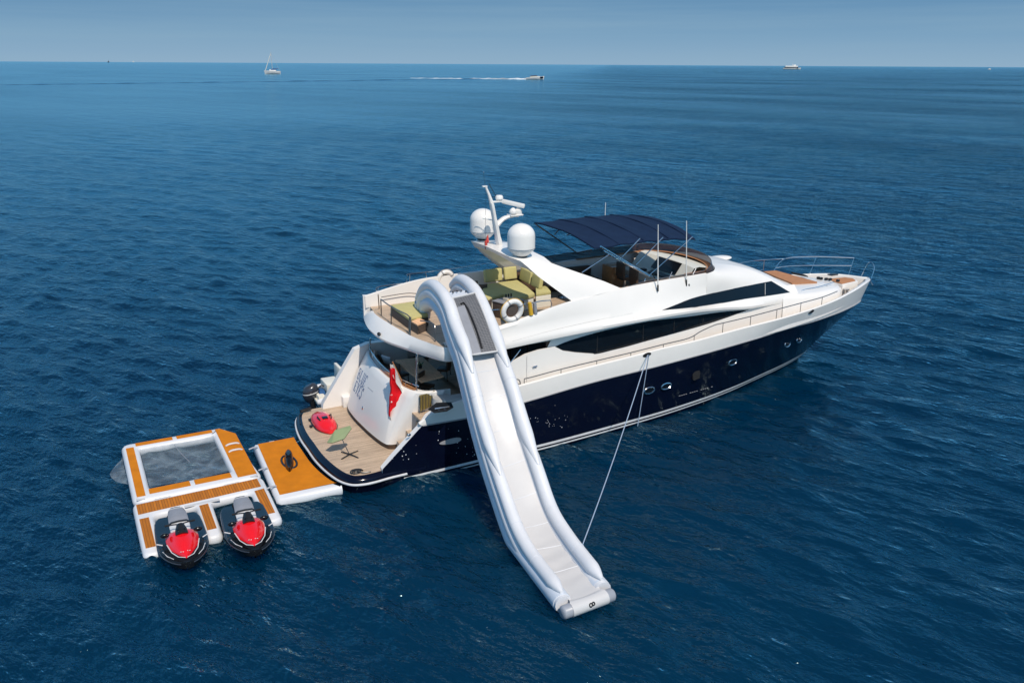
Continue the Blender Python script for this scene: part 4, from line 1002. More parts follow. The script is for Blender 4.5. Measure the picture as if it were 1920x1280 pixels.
# small fittings and joints on the side
dj = MB().tube([at(988, 667, y=-3.012), at(987.5, 716, y=-3.012)], .005, 4); dj.build('door_joint', GREYRAIL, Y)
MB().tube([at(999, 688, y=-3.03), at(1007, 686, y=-3.03)], .03, 6).build('door_handle', CHROME, Y)
c = on(DHBVH, 1428, 571, .0)
if c is not None: MB().torus(c+Vector((0, -.02, 0)), .07, .018, Matrix.Rotation(R(90), 4, 'X'), 14, 6).build('side_emblem', GREYFIT, deckhouse)  # small grey ring added as the emblem on the side
for pts in ([(1186, 596), (1235, 585), (1243, 583)], [(960, 640), (1040, 618), (1120, 600), (1186, 587)]):
    l = [on(FBBVH, a, b_5, .002) for a, b_5 in pts]
    l = [p for p in l if p is not None]
    if len(l) > 1: MB().tube(smoothline(l, 5), .006, 4).build('moulding_joint', GREYFIT, fly)

for k, (px, py, rz) in enumerate(((792, 668, 2.9), (832, 690, 2.4), (752, 700, .3), (800, 722, -.9))):
    c = at(px, py, z=2.45); t = thing('dining_chair', ['dark brown dining chair on the far side of the cockpit table', 'dark brown dining chair at the forward end of the cockpit table', 'dark brown dining chair between the ensign and the cockpit table', 'dark brown dining chair at the near starboard corner of the cockpit table'][k], 'chair', (c.x, c.y, 1.98), 'chairs round the cockpit table')
    Mz = Matrix.Translation((c.x, c.y, 1.98)) @ Matrix.Rotation(rz, 4, 'Z')
    MB().box((0, 0, .44), (.46, .46, .09), bev=.03).move(Mz).build('seat', BROWN, t)
    MB().box((-.22, 0, .72), (.07, .46, .5), bev=.03).move(Mz).build('backrest', BROWN, t)
    for x in (-.19, .19):
        for y in (-.19, .19): MB().tube([Mz @ Vector((x, y, .42)), Mz @ Vector((x*1.1, y*1.1, .0))], .02, 6).build('leg', BROWN, t)
gs = MB()
for k in range(5):
    a = at(788+5.5*k, 742-1.8*k, y=-2.44).lerp(at(788+5.5*k, 771-3.0*k, y=-2.44), .02); b_6 = at(788+5.5*k, 771-3.0*k, y=-2.44)
    MB().tube([a+Vector((-.03, -.05, 0)), b_6+Vector((-.03, -.05, 0))], .014, 5).build('gate_bar', CHROME if k in (0, 4) else WICKER, Y)
# ================================================================== INFLATABLE SLIDE
SL = thing('inflatable_slide', 'long white inflatable slide running from the flybridge down to the water', 'water slide', (4.6, -6, 0))
def vline(pts, top, zt, z0=.5):
    e_ = at(*pts[0], z=z0); T = at(*top, z=zt); d = T-e_; d.z = 0; d.normalize(); n_ = np.array([-d.y, d.x, 0.0])
    out = []
    for p in pts:
        r = ray(*p); t = float((np.array(e_)-CAM)@n_/(r@n_)); out.append(Vector(CAM+r*t))
    return out, d
Lp, dL = vline([(1060, 1118), (1024, 1075), (990, 1028), (968, 985), (948, 930), (925, 860), (905, 790), (890, 730), (872, 660), (854, 610), (843, 575), (830, 551), (812, 535), (797, 541), (788, 560)], (812, 535), 6.30)
Rp, dR = vline([(1134, 1092), (1102, 1053), (1066, 1006), (1035, 955), (1010, 885), (985, 810), (964, 735), (945, 680), (922, 612), (904, 568), (891, 545), (877, 531), (863, 525), (852, 536)], (870, 527), 6.30)
Ls = smoothline(Lp, 8); Rs = smoothline(Rp, 8)
side = Vector((dL.y, -dL.x, 0)); side = side if side.x > 0 else -side      # from the left rail to the right rail
def tang(l, i): return (l[min(i+1, len(l)-1)]-l[max(i-1, 0)]).normalized()
def nrm_at(l, i):
    t = tang(l, i); n_ = side.cross(t); return n_ if n_.dot(Vector((0, -.5, 1))) > 0 else -n_
def below(l, d): return [p-nrm_at(l, i)*d for i, p in enumerate(l)]
# stacked side walls: a lower beam, a middle tube and the rail in overlapping lengths with pointed ends
TA, TB = 8*7+3, 8*3+6            # ends of the top and middle rail lengths along the left line (index from the water)
def taper(l, i0, i1, r, e=1.15):
    out = []
    for i in range(i0, i1): 
        d = (l[i]-l[i0]).length; out.append(r*min(1, .22+.78*min(1, d/e)**.75))
    return out
for l, nm, ka, kb in ((Ls, 'left', 8*7+3, 8*4+4), (Rs, 'right', 8*6+6, 8*4+1)):
    n_ = len(l)
    low_end = n_-14
    lo_ = below(l, .62)
    keep = [i for i in range(n_) if lo_[i].z > .12]
    MB().tube([lo_[i] if lo_[i].z > .2 else Vector((lo_[i].x, lo_[i].y, .2)) for i in range(2, n_-6)], .27, 14).build('side_beam', SKIRT, SL, smooth=60)
    MB().tube([p for p in below(l, .29)[1:n_-2]], .25, 14).build('side_tube', PVC, SL, smooth=60)
    def seg(i0, i1, r, lift, sink, e=1.15):
        pts = []
        for i in range(i0, i1):
            d = (l[i]-l[i0]).length; e2 = (l[i1-1]-l[i]).length
            pts.append(l[i]+nrm_at(l, i)*(lift*max(0, 1-d/2.2)-(sink*max(0, 1-e2/1.6) if i1 < n_ else 0)))
        MB().tube(pts, taper(l, i0, i1, r, e), 18).build('rail_tube', PVC, SL, smooth=60)
    seg(ka, n_, .215, .20, 0); seg(kb, ka+12, .21, .18, .22); seg(2, kb+12, .20, .0, .22, .5)
    for i in (ka+16, ka+26, kb+10, kb+18, 12, 24):        # welded seams round the tubes
        if i < n_-4:
            MB().torus(l[i], .213 if i > kb+6 else .203, .004, (l[i+1]-l[i]).normalized().to_track_quat('Z', 'Y').to_matrix().to_4x4(), 24, 4).build('weld_seam', SKIRT, SL)
# bed
nb_ = 90
def samp(l, u):
    x = u*(len(l)-1); i = min(int(x), len(l)-2); return l[i].lerp(l[i+1], x-i), nrm_at(l, i)
rows = []
for k in range(nb_+1):
    u = k/nb_*.64; a, na = samp(Ls, u); b, nb2 = samp(Rs, u)
    row = []
    for j in range(9):
        t = j/8; p = a.lerp(b, lerp(.10, .90, t))-(na.lerp(nb2, t))*(.16+.05*math.sin(math.pi*t))
        wr = (.020*math.sin(k*1.25+.8*math.sin(j*.7))+.010*math.sin(k*2.9+j*.9))*max(0, 1-abs(k-15)/15)
        row.append(p+na*wr)
    rows.append(row)
for k in range(12, nb_, 9):
    MB().tube([p+Vector((0, -.002, .004)) for p in rows[k]], .007, 4).build('bed_seam', SKIRT, SL)
BED = MB().loft(rows); BEDB = BED.bvh(); BED.build('slide_bed', PVCBED, SL, smooth=60)
# bottom end: bed wraps over a grey bolster that shows at its two ends
BR0 = rows[0][0]; BR1 = rows[0][-1]; dd = (Rs[0]-Ls[0]).normalized()
rB = .17; eL_ = Ls[0].lerp(Ls[1], -.9); eR_ = Rs[0].lerp(Rs[1], -.9)
e0 = Vector((eL_.x, eL_.y-.08, .17)); e1 = Vector((eR_.x, eR_.y-.08, .17)); dd = (e1-e0).normalized()
MB().tube([e0-dd*.20, e0-dd*.15, e1+dd*.15, e1+dd*.20], [.14, .185, .185, .14], 16).build('end_bolster', PVCGREY, SL, smooth=50)
nrm2 = Vector((dd.y, -dd.x, 0)); nrm2 = nrm2 if nrm2.y < 0 else -nrm2
ba, bb = e0+dd*.06, e1-dd*.06; rws = []
for f in (0, .35, .7):
    rws.append([rows[0][j].lerp(ba.lerp(bb, j/8)+Vector((0, 0, rB+.04)), f)+Vector((0, 0, .012)) for j in range(9)])
for k in range(9):
    a = R(95)-R(24)*k; rws.append([ba.lerp(bb, j/8)+nrm2*(math.cos(a)*.20)+Vector((0, 0, math.sin(a)*.20)) for j in range(9)])
WR = MB().loft(rws); WR.build('end_wrap', PVCBED, SL, smooth=70)
lg = MB(); c = (ba+bb)/2+nrm2*.19+Vector((0, 0, .075)); Mq = (nrm2+Vector((0, 0, .5))).normalized().to_track_quat('Z', 'Y').to_matrix().to_4x4()
lg.torus(c-dd*.035, .045, .018, Mq, 14, 6); lg.torus(c+dd*.045+Vector((0, 0, .015)), .04, .018, Mq, 14, 6); lg.build('end_emblem', BLACK, SL)
# netting platform at the top, in its white frame
def bedpt(u, t, off): 
    a, na = samp(Ls, u); b, nb2 = samp(Rs, u); return a.lerp(b, t)+na*off
NET = bpy.data.materials.new('grey_mesh_panel'); NET.use_nodes = True
n_, l_ = NET.node_tree.nodes, NET.node_tree.links; p_ = n_['Principled BSDF']; p_.inputs['Roughness'].default_value = .6
t_ = n_.new('ShaderNodeTexCoord'); w_ = n_.new('ShaderNodeTexBrick'); w_.inputs['Scale'].default_value = 5; w_.offset = 0
w_.inputs['Color1'].default_value = (.085, .09, .10, 1); w_.inputs['Color2'].default_value = (.06, .065, .075, 1); w_.inputs['Mortar'].default_value = (.20, .20, .21, 1); w_.inputs['Mortar Size'].default_value = .025
l_.new(t_.outputs['Object'], w_.inputs['Vector']); l_.new(w_.outputs['Color'], p_.inputs['Base Color'])
u0, u1 = .56, .735
rows = [[bedpt(lerp(u0, u1, k/20), lerp(.13, .87, j/6), .13) for j in range(7)] for k in range(21)]
MB().loft(rows).build('mesh_panel', NET, SL, smooth=60)
loop = [r[0] for r in rows]+rows[-1][1:]+[r[-1] for r in rows[::-1][1:]]+rows[0][::-1][1:-1]
MB().tube([p+Vector((0, 0, .015)) for p in loop], .035, 6, closed=True).build('panel_frame', PVCBED, SL)
rows2 = [[bedpt(lerp(u0, u1-.02, k/16), lerp(.16, .40, j/4), .15) for j in range(5)] for k in range(15)]
MB().loft(rows2).build('grey_step_mat', MGREY, SL, smooth=60)
tb_l = MB(); q = [bedpt(lerp(u0+.01, u1-.035, k/20), .46+.02*math.sin(k*.2), .155) for k in range(18)]+[bedpt(u1-.03, .40, .155), bedpt(u1-.032, .30, .155)]
tb_l.tube(q, .035, 6); tb_l.build('webbing_strap', BLACK, SL)
# entrance wall between the two arches at the top
rows = []
for k in range(9):
    u = .735+.085*k/8; a, na = samp(Ls, u); b, nb2 = samp(Rs, u)
    rows.append([a.lerp(b, lerp(.1, .9, j/6))-na*(.16+.03*math.sin(math.pi*j/6)) for j in range(7)])
MB().loft(rows).build('top_panel', SKIRT, SL, smooth=60)
fr_ = MB()
for k in range(3):
    for l in (Ls, Rs):
        i = len(l)-1-k*3
# support legs of the arches standing on the deck
for l, nm in ((Ls, 1), (Rs, 2)):
    for k, (dx, dy) in enumerate(((0, 0), (.0, -.35), (0, -.7))):
        top_ = l[-1-k*4]-nrm_at(l, len(l)-1-k*4)*.25
        MB().tube([top_, Vector((top_.x, top_.y+.12, 5.25)), Vector((top_.x-.02, top_.y+.14, 4.8))], [.23, .23, .2], 12).build('arch_leg', SKIRT, SL, smooth=60)
gg = MB()
for u_, t_2 in ((.80, .25), (.805, .4), (.81, .55), (.81, .68), (.80, .8)): gg.ball(bedpt(u_, t_2, -.12), (.03, .05, .03), 8)
gg.build_each('entry_grommet', BLACK, SL)
# ropes
def rope(a, b, sag, r, label):
    pts = [a.lerp(b, k/24)+Vector((0, 0, -sag*4*(k/24)*(1-k/24))) for k in range(25)]
    return tag(MB().tube(pts, r, 6).build('mooring_rope', ROPE), label, 'rope', 'ropes from the side fairlead')
fa = FL+Vector((0, -.03, 0))
rope(fa, at(1088, 1032, z=.45),   .22, .017, 'long pale rope from the fairlead down to the foot of the slide')
rope(fa+Vector((.06, 0, 0)), at(1195, 802, z=-.05),   .0, .018, 'short pale blue rope hanging from the fairlead straight into the water')

# ================================================================== FLOATING DOCK
def rrect(cx0, cy0, cx1, cy1, r, n=5):
    out = []
    for (x, y, a0) in ((cx1-r, cy1-r, 0), (cx0+r, cy1-r, 90), (cx0+r, cy0+r, 180), (cx1-r, cy0+r, 270)):
        for k in range(n+1): a = R(a0+90*k/n); out.append((x+r*math.cos(a), y+r*math.sin(a)))
    return out
def roundpoly(poly, r, n=5):
    out = []; m_ = len(poly)
    for i in range(m_):
        p = Vector((*poly[i], 0)); a = Vector((*poly[i-1], 0)); c = Vector((*poly[(i+1) % m_], 0))
        d1, d2 = (a-p), (c-p); rr2 = min(r, d1.length*.45, d2.length*.45); a1 = p+d1.normalized()*rr2; c1 = p+d2.normalized()*rr2
        for k in range(n+1):
            t = k/n; q = a1*(1-t)**2+p*2*t*(1-t)+c1*t*t; out.append((q.x, q.y))
    return out
def pad(poly, name, parent, m, z=.272, t=.012):
    return MB().prism(poly, z, z+t).build(name, m, parent, smooth=20)
def airmat(poly, z0, z1, r, hole=None):
    """inflated slab: rounded edge all round"""
    mb = MB(); n_ = len(poly); P = [Vector((x, y, 0)) for x, y in poly]
    def off(d, z):
        out = []
        for i in range(n_):
            t = (P[(i+1) % n_]-P[i-1]).normalized(); out.append(P[i]+Vector((-t.y, t.x, 0))*d+Vector((0, 0, z)))
        return out
    rws = [off(-r+r*math.cos(a)*-1+r-0 if False else r*(1-math.cos(a)), lerp(z0, z1, .5)+(z1-z0)/2*math.sin(a)) for a in [R(-80+160*k/8) for k in range(9)]]
    mb.loft(rws, cu=True)
    if hole is None:
        mb.add(rws[-1], [tuple(range(n_))]); mb.add(rws[0], [tuple(range(n_-1, -1, -1))])
    else:
        H = [Vector((x, y, 0)) for x, y in hole]; m_ = len(H)
        def hoff(d, z):
            out = []
            for i in range(m_):
                t = (H[(i+1) % m_]-H[i-1]).normalized(); out.append(H[i]+Vector((t.y, -t.x, 0))*d+Vector((0, 0, z)))
            return out
        hr_ = [hoff(r*(1-math.cos(a)), lerp(z0, z1, .5)+(z1-z0)/2*math.sin(a)) for a in [R(-80+160*k/8) for k in range(9)]]
        assert m_ == n_
        mb.loft(hr_, cu=True)
        for q0, q1 in ((rws[-1], hr_[-1]), (rws[0], hr_[0])): mb.loft([q0, q1], cu=True)
    return mb
Z0, Z1 = -.10, .27
# pool float
pf = thing('pool_float', 'square inflatable pool float with orange deck and a netted centre', 'float', (-4, 1.2, 0))
o_ = [(-6.08, -1.30), (-6.08, 3.62), (-2.65, 3.72), (-1.92, 3.05), (-1.92, -1.02)]
out = rrect(-6.1, -1.28, -1.94, 3.68, .32); inn_ = rrect(-5.5, -.42, -2.86, 3.02, .06)
out = [(min(x, -1.94-(max(0, y-2.9))*.75), y) for x, y in out]
airmat(out, Z0, Z1, .16, inn_).build('air_frame', PVC, pf, smooth=50)
for q in ([(-2.72, -1.05), (-2.08, -1.05), (-2.08, 2.75), (-2.55, 3.5), (-2.72, 3.5)], [(-5.95, -1.0), (-5.68, -1.0), (-5.68, 3.2), (-5.95, 3.2)],
          [(-5.6, 3.25), (-4.3, 3.25), (-4.3, 3.52), (-5.6, 3.52)], [(-4.15, 3.25), (-2.85, 3.25), (-2.85, 3.52), (-4.15, 3.52)], [(-5.55, -.95), (-4.25, -.95), (-4.25, -.58), (-5.55, -.58)], [(-4.1, -.95), (-2.9, -.95), (-2.9, -.58), (-4.1, -.58)]):
    pad(q, 'deck_pad', pf, ORANGE)
hd = MB()
for y in (1.75, 1.15): MB().tube(smoothline([(-2.62, y, .27), (-2.5, y, .32), (-2.25, y, .32), (-2.14, y, .27)], 3), .04, 6).build('grab_handle', PVCBED, pf)
for c in ((-2.2, -1.14), (-5.85, -1.14), (-5.86, 3.4)): MB().box((c[0], c[1], .256), (.26, .16, .02), bev=.008).build('corner_patch', PVCBED, pf)
nt_ = bpy.data.materials.new('translucent_net'); nt_.use_nodes = True
n_, l_ = nt_.node_tree.nodes, nt_.node_tree.links; p_ = n_['Principled BSDF']; p_.inputs['Base Color'].default_value = (.30, .36, .40, 1); p_.inputs['Roughness'].default_value = .5
tn = n_.new('ShaderNodeTexCoord'); nz2 = n_.new('ShaderNodeTexNoise'); nz2.inputs['Scale'].default_value = 1.2; nz2.inputs['Detail'].default_value = 6; nz2.inputs['Distortion'].default_value = 1.2
l_.new(tn.outputs['Object'], nz2.inputs['Vector']); mr_ = n_.new('ShaderNodeMapRange'); mr_.inputs['From Min'].default_value = .42; mr_.inputs['From Max'].default_value = .68; mr_.inputs['To Min'].default_value = .20; mr_.inputs['To Max'].default_value = .52
l_.new(nz2.outputs['Fac'], mr_.inputs['Value']); l_.new(mr_.outputs['Result'], p_.inputs['Alpha'])
rs2 = np.random.RandomState(2)
g_ = MB(); NG = 44; rows = []
for i in range(NG+1):
    r_ = []
    for j in range(NG+1):
        x = lerp(-5.5, -2.86, i/NG); y = lerp(-.42, 3.02, j/NG); e_ = min(i, NG-i, j, NG-j)/NG
        z = .235-.055*min(1, e_*8)+.022*math.sin(3.1*x+1.7*y+1.2*math.sin(1.6*y))+.010*math.sin(-2*x+5.3*y+math.sin(3*x))
        r_.append(Vector((x, y, max(.17, z))))
    rows.append(r_)
g_.loft(rows).build('net_floor', nt_, pf, smooth=80)
seam = MB().tube([(-4.3, 2.9, .20), (-4.15, 1.9, .19), (-4.0, 1.2, .17)], .012, 5); seam.build('net_seam', MGREY, pf)
fl = MB(); rows = [[Vector((-6.12-.5*math.sin(math.pi*j/8)*i/4, lerp(.6, 2.8, j/8), .12-.1*i/4+.03*math.sin(i*2+j*1.7))) for j in range(9)] for i in range(5)]
fl.loft(rows).build('loose_net_edge', nt_, pf, smooth=80)
# jet ski dock: cross beam and three fingers
jd = thing('jetski_dock', 'comb shaped inflatable jet ski dock with three orange topped fingers', 'dock', (-4, -2, 0))
x0, x1 = -6.14, -1.93
comb = [(x0+.1, -1.42), (x0, -1.55), (x0, -4.6), (x0+.12, -4.82), (x0+.42, -4.82), (x0+.54, -4.68), (x0+.54, -2.45), (-4.32, -2.4), (-4.36, -4.45), (-4.24, -4.66), (-3.98, -4.66), (-3.86, -4.5), (-3.82, -2.35), (-2.52, -2.3), (-2.56, -4.3), (-2.44, -4.5), (-2.14, -4.5), (-2.02, -4.36), (x1, -1.5), (x1-.1, -1.32)]
airmat(roundpoly([(x0, -1.34), (x0, -4.85), (x0+.56, -4.85), (x0+.56, -2.42), (-4.32, -2.38), (-4.36, -4.68), (-3.84, -4.68), (-3.80, -2.33), (-2.54, -2.28), (-2.58, -4.52), (-2.0, -4.52), (x1, -1.30)], .24), Z0, Z1-.02, .13).build('air_beam', PVC, jd, smooth=50)
pad([(x0+.12, -1.52), (x0+.12, -2.22), (x1-.22, -2.05), (x1-.22, -1.42)], 'deck_pad', jd, ORANGEL, .252)
pad([(x0+.12, -2.55), (x0+.12, -4.45), (x0+.40, -4.45), (x0+.40, -2.55)], 'deck_pad', jd, ORANGEL, .252)
pad([(-4.22, -2.5), (-4.24, -4.2), (-3.96, -4.2), (-3.94, -2.48)], 'deck_pad', jd, ORANGEL, .252)
pad([(-2.42, -2.3), (-2.44, -4.05), (-2.14, -4.05), (-2.10, -2.25)], 'deck_pad', jd, ORANGEL, .252)
MB().box((-4.1, -2.33, .24), (1.1, .14, .02), bev=.008).build('lashing_patch', PVCBED, jd)
for x in (-5.2, -3.0): MB().box((x, -1.37, .24), (.5, .06, .03), bev=.01).build('lashing_patch', PVCBED, jd)
# boarding float against the stern
bf = thing('boarding_float', 'rectangular inflatable float with plain orange deck against the yacht stern', 'float', (-.8, -1, 0))
edge_s = [(p.x-.20, p.y) for p in plat_ring(0, 0) if -3.3 < p.y < 1.45 and p.x < 1.2]
edge_s.sort(key=lambda p: p[1])
bpoly = [(-1.62, 1.46), (-1.72, 1.34), (-1.90, -3.18), (-1.78, -3.32)]+[(edge_s[0][0]-.02, -3.34)]+edge_s[::3]+[(edge_s[-1][0], 1.46)]
airmat(bpoly, Z0, Z1, .12).build('air_base', PVC, bf, smooth=50)
pad([(-1.53, 1.36), (-1.74, -2.98)]+[(edge_s[0][0]-.12, -2.98)]+[(x-.02, y) for x, y in edge_s[3::3]]+[(edge_s[-1][0]-.02, 1.38)], 'deck_pad', bf, ORANGE)
for c in ((-1.66, -3.1), (-.05, -3.14), (-1.0, 1.40)): MB().box((c[0], c[1], .256), (.2, .1, .02), bev=.008).build('corner_patch', PVCBED, bf)
for y in (1.0, -.9, -2.4):
    x = -1.70-.03*(1.4-y); MB().tube([(x-.22, y, .30), (x-.05, y, .34), (x+.10, y, .32)], .03, 6).build('lashing_strap', PVCGREY, bf)

# ---------- jet skis
def jetski(label):
    J = thing('jet_ski', label, 'jet ski', (0, 0, 0), 'jet skis berthed at the dock')
    L_ = 3.75
    fw = pchip([(0, .56), (.3, .64), (1.2, .68), (2.3, .69), (2.9, .63), (3.3, .49), (3.55, .33), (3.68, .19), (3.75, .03)])
    ft = pchip([(0, .34), (1.0, .38), (2.2, .47), (3.2, .52), (3.75, .50)])
    xs = [0, .1, .3, .7, 1.2, 1.7, 2.2, 2.6, 2.9, 3.15, 3.35, 3.5, 3.62, 3.7, 3.75]
    rws = []
    for x in xs:
        w, zt = fw(x), ft(x); kz = -.18+.42*max(0, (x-2.6)/1.15)**2
        half_ = [(0, kz), (w*.6, kz+.10), (w*.93, zt-.22), (w, zt-.12), (w+.015, zt-.06), (w-.01, zt), (w*.86, zt+.02)]
        rws.append([Vector((x, y, z)) for y, z in half_]+[Vector((x, -y, z)) for y, z in half_[::-1][:-1]])
    MB().loft(rws, cap0=True, cap1=True).build('hull', BLACKGLOSS, J, smooth=40)
    bp_ = MB()
    for s in (-1, 1): bp_.tube([(x, s*(fw(x)+.018), ft(x)-.06) for x in xs[:-1]], .022, 6)
    bp_.build('bumper_strip', ENGINE, J)
    # deck with side foot wells
    rws = []
    for x in xs[:-1]:
        w, zt = fw(x)*.86, ft(x)+.02; fw_ = 1 if .05 < x < 2.2 else 0; cz = .30 if x < 2.3 else .30+.0*x
        hw_ = min(w*.62, .26)
        prof = [(-w, zt), (-w*.97, zt-(.16*fw_)), (-hw_-.02, zt-(.16*fw_)), (-hw_, zt+(.05 if x < 2.2 else -.04)), (0, zt+(.10 if x < 2.2 else -.06)), (hw_, zt+(.05 if x < 2.2 else -.04)), (hw_+.02, zt-(.16*fw_)), (w*.97, zt-(.16*fw_)), (w, zt)]
        rws.append([Vector((x, y, z)) for y, z in prof])
    MB().loft(rws).build('deck', DGREY, J, smooth=25)
    for s in (-1, 1): MB().box((.8, s*.44, .27), (1.3, .2, .02), bev=.008).build('foot_mat', WICKER, J)
    seat = lambda xs_, wf, zf: MB().loft([[Vector((x, -wf(x), zf(x)-.30)), Vector((x, -wf(x), zf(x)-.08)), Vector((x, -wf(x)*.75, zf(x)-.015)), Vector((x, 0, zf(x))), Vector((x, wf(x)*.75, zf(x)-.015)), Vector((x, wf(x), zf(x)-.08)), Vector((x, wf(x), zf(x)-.30))] for x in xs_], cap0=True, cap1=True)
    wf = pchip([(.05, .15), (.3, .23), (.9, .28), (1.6, .29), (2.1, .26)]); zf = pchip([(.05, .66), (.35, .80), (1.0, .84), (1.5, .78), (2.1, .76)])
    seat(np.linspace(.36, 1.36, 8), wf, zf).build('seat', MGREY, J, smooth=40)
    seat(np.linspace(.05, .36, 5), lambda x: wf(x)+.005, lambda x: zf(x)+.01).build('rear_seat_panel', SILVER, J, smooth=40)
    seat(np.linspace(1.36, 1.43, 3), lambda x: wf(x)+.01, lambda x: zf(x)+.03).build('seat_band', BLACK, J, smooth=40)
    seat(np.linspace(1.43, 1.92, 5), lambda x: wf(x)+.0, lambda x: zf(x)+.0).build('front_seat_panel', SILVER, J, smooth=40)
    seat(np.linspace(-.04, .05, 3), lambda x: .19, lambda x: .66).build('rear_step', BLACK, J)
    # red bonnet
    hwf = pchip([(2.0, .43), (2.3, .46), (2.8, .44), (3.2, .36), (3.48, .22), (3.62, .04)]); hz = pchip([(1.95, .82), (2.3, .88), (2.8, .82), (3.2, .71), (3.62, .57)])
    rws = []
    for x in np.linspace(2.0, 3.61, 15):
        w = hwf(x); z = hz(x); dp = .16*(x < 2.15)
        rws.append([Vector((x-.22*(abs(y)), y*w, z-.30*abs(y)**2.4-(.10*max(0, 1-(x-2.0)/.35)*(1-abs(y)**1.2)))) for y in np.linspace(-1, 1, 13)])
    rws2 = [[Vector((p.x, p.y*1.02, max(.44, p.z-.22))) for p in r] for r in rws]
    MB().loft(rws).build('bonnet', RED, J, smooth=50)
    cwl = MB().loft([[Vector((x, y*hwf(max(2.0, x))*1.12, ft(min(x, 3.7))+.0+(hz(min(max(x, 1.95), 3.45))-ft(min(x, 3.7))-.20)*max(0, 1-abs(y)**2)-.03*(x > 2.1))) for y in np.linspace(-1, 1, 11)] for x in np.linspace(1.75, 3.30, 12)]); cwl.build('cowling', BLACKGLOSS, J, smooth=50)
    ch_ = MB().tube([(2.55, -.45, .62), (3.05, -.36, .58), (3.38, -.21, .56), (3.53, 0, .56), (3.38, .21, .56), (3.05, .36, .58), (2.55, .45, .62)], .014, 5); ch_.build('bonnet_trim', SILVER, J)
    em = MB()
    for k in range(5): em.ball((3.28+.02*math.sin(k*2), -.12+.06*k, .665), (.02, .022, .008), 6)
    em.build('bonnet_emblem', SILVER, J)
    # steering
    MB().tube([(2.42, 0, .78), (2.2, 0, .92), (2.05, 0, 1.0)], [.20, .16, .11], 10).build('steering_column', BLACK, J)
    hb_ = MB().tube(smoothline([(1.92, -.42, .99), (2.0, -.2, 1.02), (2.05, 0, 1.02), (2.0, .2, 1.02), (1.92, .42, .99)], 4), .022, 7); h_ = hb_.build('handlebar', BLACK, J)
    for s in (-1, 1): MB().tube([(1.92, s*.42, .99), (1.97, s*.28, 1.01)], .032, 8).build('hand_grip', DGREY, h_)
    for s in (-1, 1):
        MB().ball((2.22, s*.47, .80), (.08, .13, .08), 10).build('mirror', BLACKGLOSS, J)
        MB().tube([(2.4, s*.56, .56), (2.32, s*.72, .60)], .018, 5).build('side_cleat', SILVER, J)
        MB().tube([(2.75, s*.59, .51), (3.15, s*.49, .53), (3.42, s*.34, .53)], .015, 5).build('side_trim', SILVER, J)
    MB().box((2.3, 0, .985), (.2, .24, .03), bev=.01).build('display', BLACKGLOSS, J)
    return J
def children(o): return [c for c in bpy.data.objects if c.parent == o]
def place(o, sx, sy, bx_, by_, sc=1.0):
    a = math.atan2(by_-sy, bx_-sx); o.location = (sx, sy, .02); o.rotation_euler = (0, 0, a); o.scale = (sc*1.03, sc*1.19, sc*1.08)
def copy_tree(o, parent=None):
    c = o.copy(); COL.objects.link(c)
    if parent is not None: c.parent = parent
    for ch in children(o): copy_tree(ch, c)
    return c
j1 = jetski('black jet ski with red bonnet between the left and middle dock fingers')
s1 = at(330, 962, z=.4); b1 = at(353, 1066, z=.2); j2 = copy_tree(j1)
j2['label'] = 'black jet ski with red bonnet between the middle and right dock fingers, nearer the yacht'
place(j1, s1.x, s1.y, b1.x, b1.y, (b1-s1).length/3.75)
s2 = at(451, 942, z=.4); b2_ = at(480, 1043, z=.2); place(j2, s2.x, s2.y, b2_.x, b2_.y, (b2_-s2).length/3.75)

# ---------- water scooters
def scooter(c0, c1, z, m, label, w=.30):
    t = thing('water_scooter', label, 'water scooter', (c0.x, c0.y, z)); d = (c1-c0); L_ = d.length; Mx = Matrix.Translation((c0.x, c0.y, z)) @ Matrix.Rotation(math.atan2(d.y, d.x), 4, 'Z')
    prof = pchip([(0, .45), (.08, .8), (.35, 1.0), (.65, .95), (.88, .6), (1, .12)])
    rws = []
    for k in range(15):
        u = k/14; ww = w*prof(u); hh = .34*(.55+.45*math.sin(math.pi*min(1, u*1.1)))
        rws.append([Vector((u*L_, ww*math.cos(a)*(1 if True else 1), .02+hh*max(0, math.sin(a))**.7)) for a in [math.pi*q/10 for q in range(11)]])
    MB().loft(rws, cap0=True, cap1=True).move(Mx).build('body', m, t, smooth=50)
    MB().loft([[Vector((u*L_, w*prof(u)*1.06*s_, .05)) for s_ in (-1, -.5, 0, .5, 1)] for u in [k/14 for k in range(15)]]).move(Mx).build('base_plate', BLACK, t)
    for s_ in (-1, 1): MB().tube([Mx @ Vector((L_*.42, s_*w*.5, .30)), Mx @ Vector((L_*.5, s_*w*.62, .40)), Mx @ Vector((L_*.62, s_*w*.5, .32))], .025, 6).build('hand_grip', BLACK, t)
    MB().box((0, 0, 0), (L_*.12, w*.5, .03), bev=.01).move(Mx @ Matrix.Translation((L_*.55, 0, .355))).build('display', BLACKGLOSS, t)
    return t
scooter(at(597, 778, z=.55), at(621, 812, z=.55), .51, RED, 'red water scooter lying on the teak swim platform', .43)
sc = scooter(at(541, 848, z=.33), at(543, 882, z=.33), .265, BLACKGLOSS, 'dark blue and black water scooter on the orange boarding float', .15)
c0, c1 = at(541, 850, z=.30), at(543, 880, z=.30)
MB().ball(c0.lerp(c1, .5)+Vector((0, 0, .10)), (.12, .26, .14)).build('battery_pod', BLUE, sc)
ring = [c0.lerp(c1, .5)+Vector((.24*math.cos(a), .56*math.sin(a), -.02)) for a in [2*math.pi*k/24 for k in range(24)]]
MB().tube(ring, .045, 6, closed=True, up=(0, 0, 1)).build('rim', BLACK, sc)
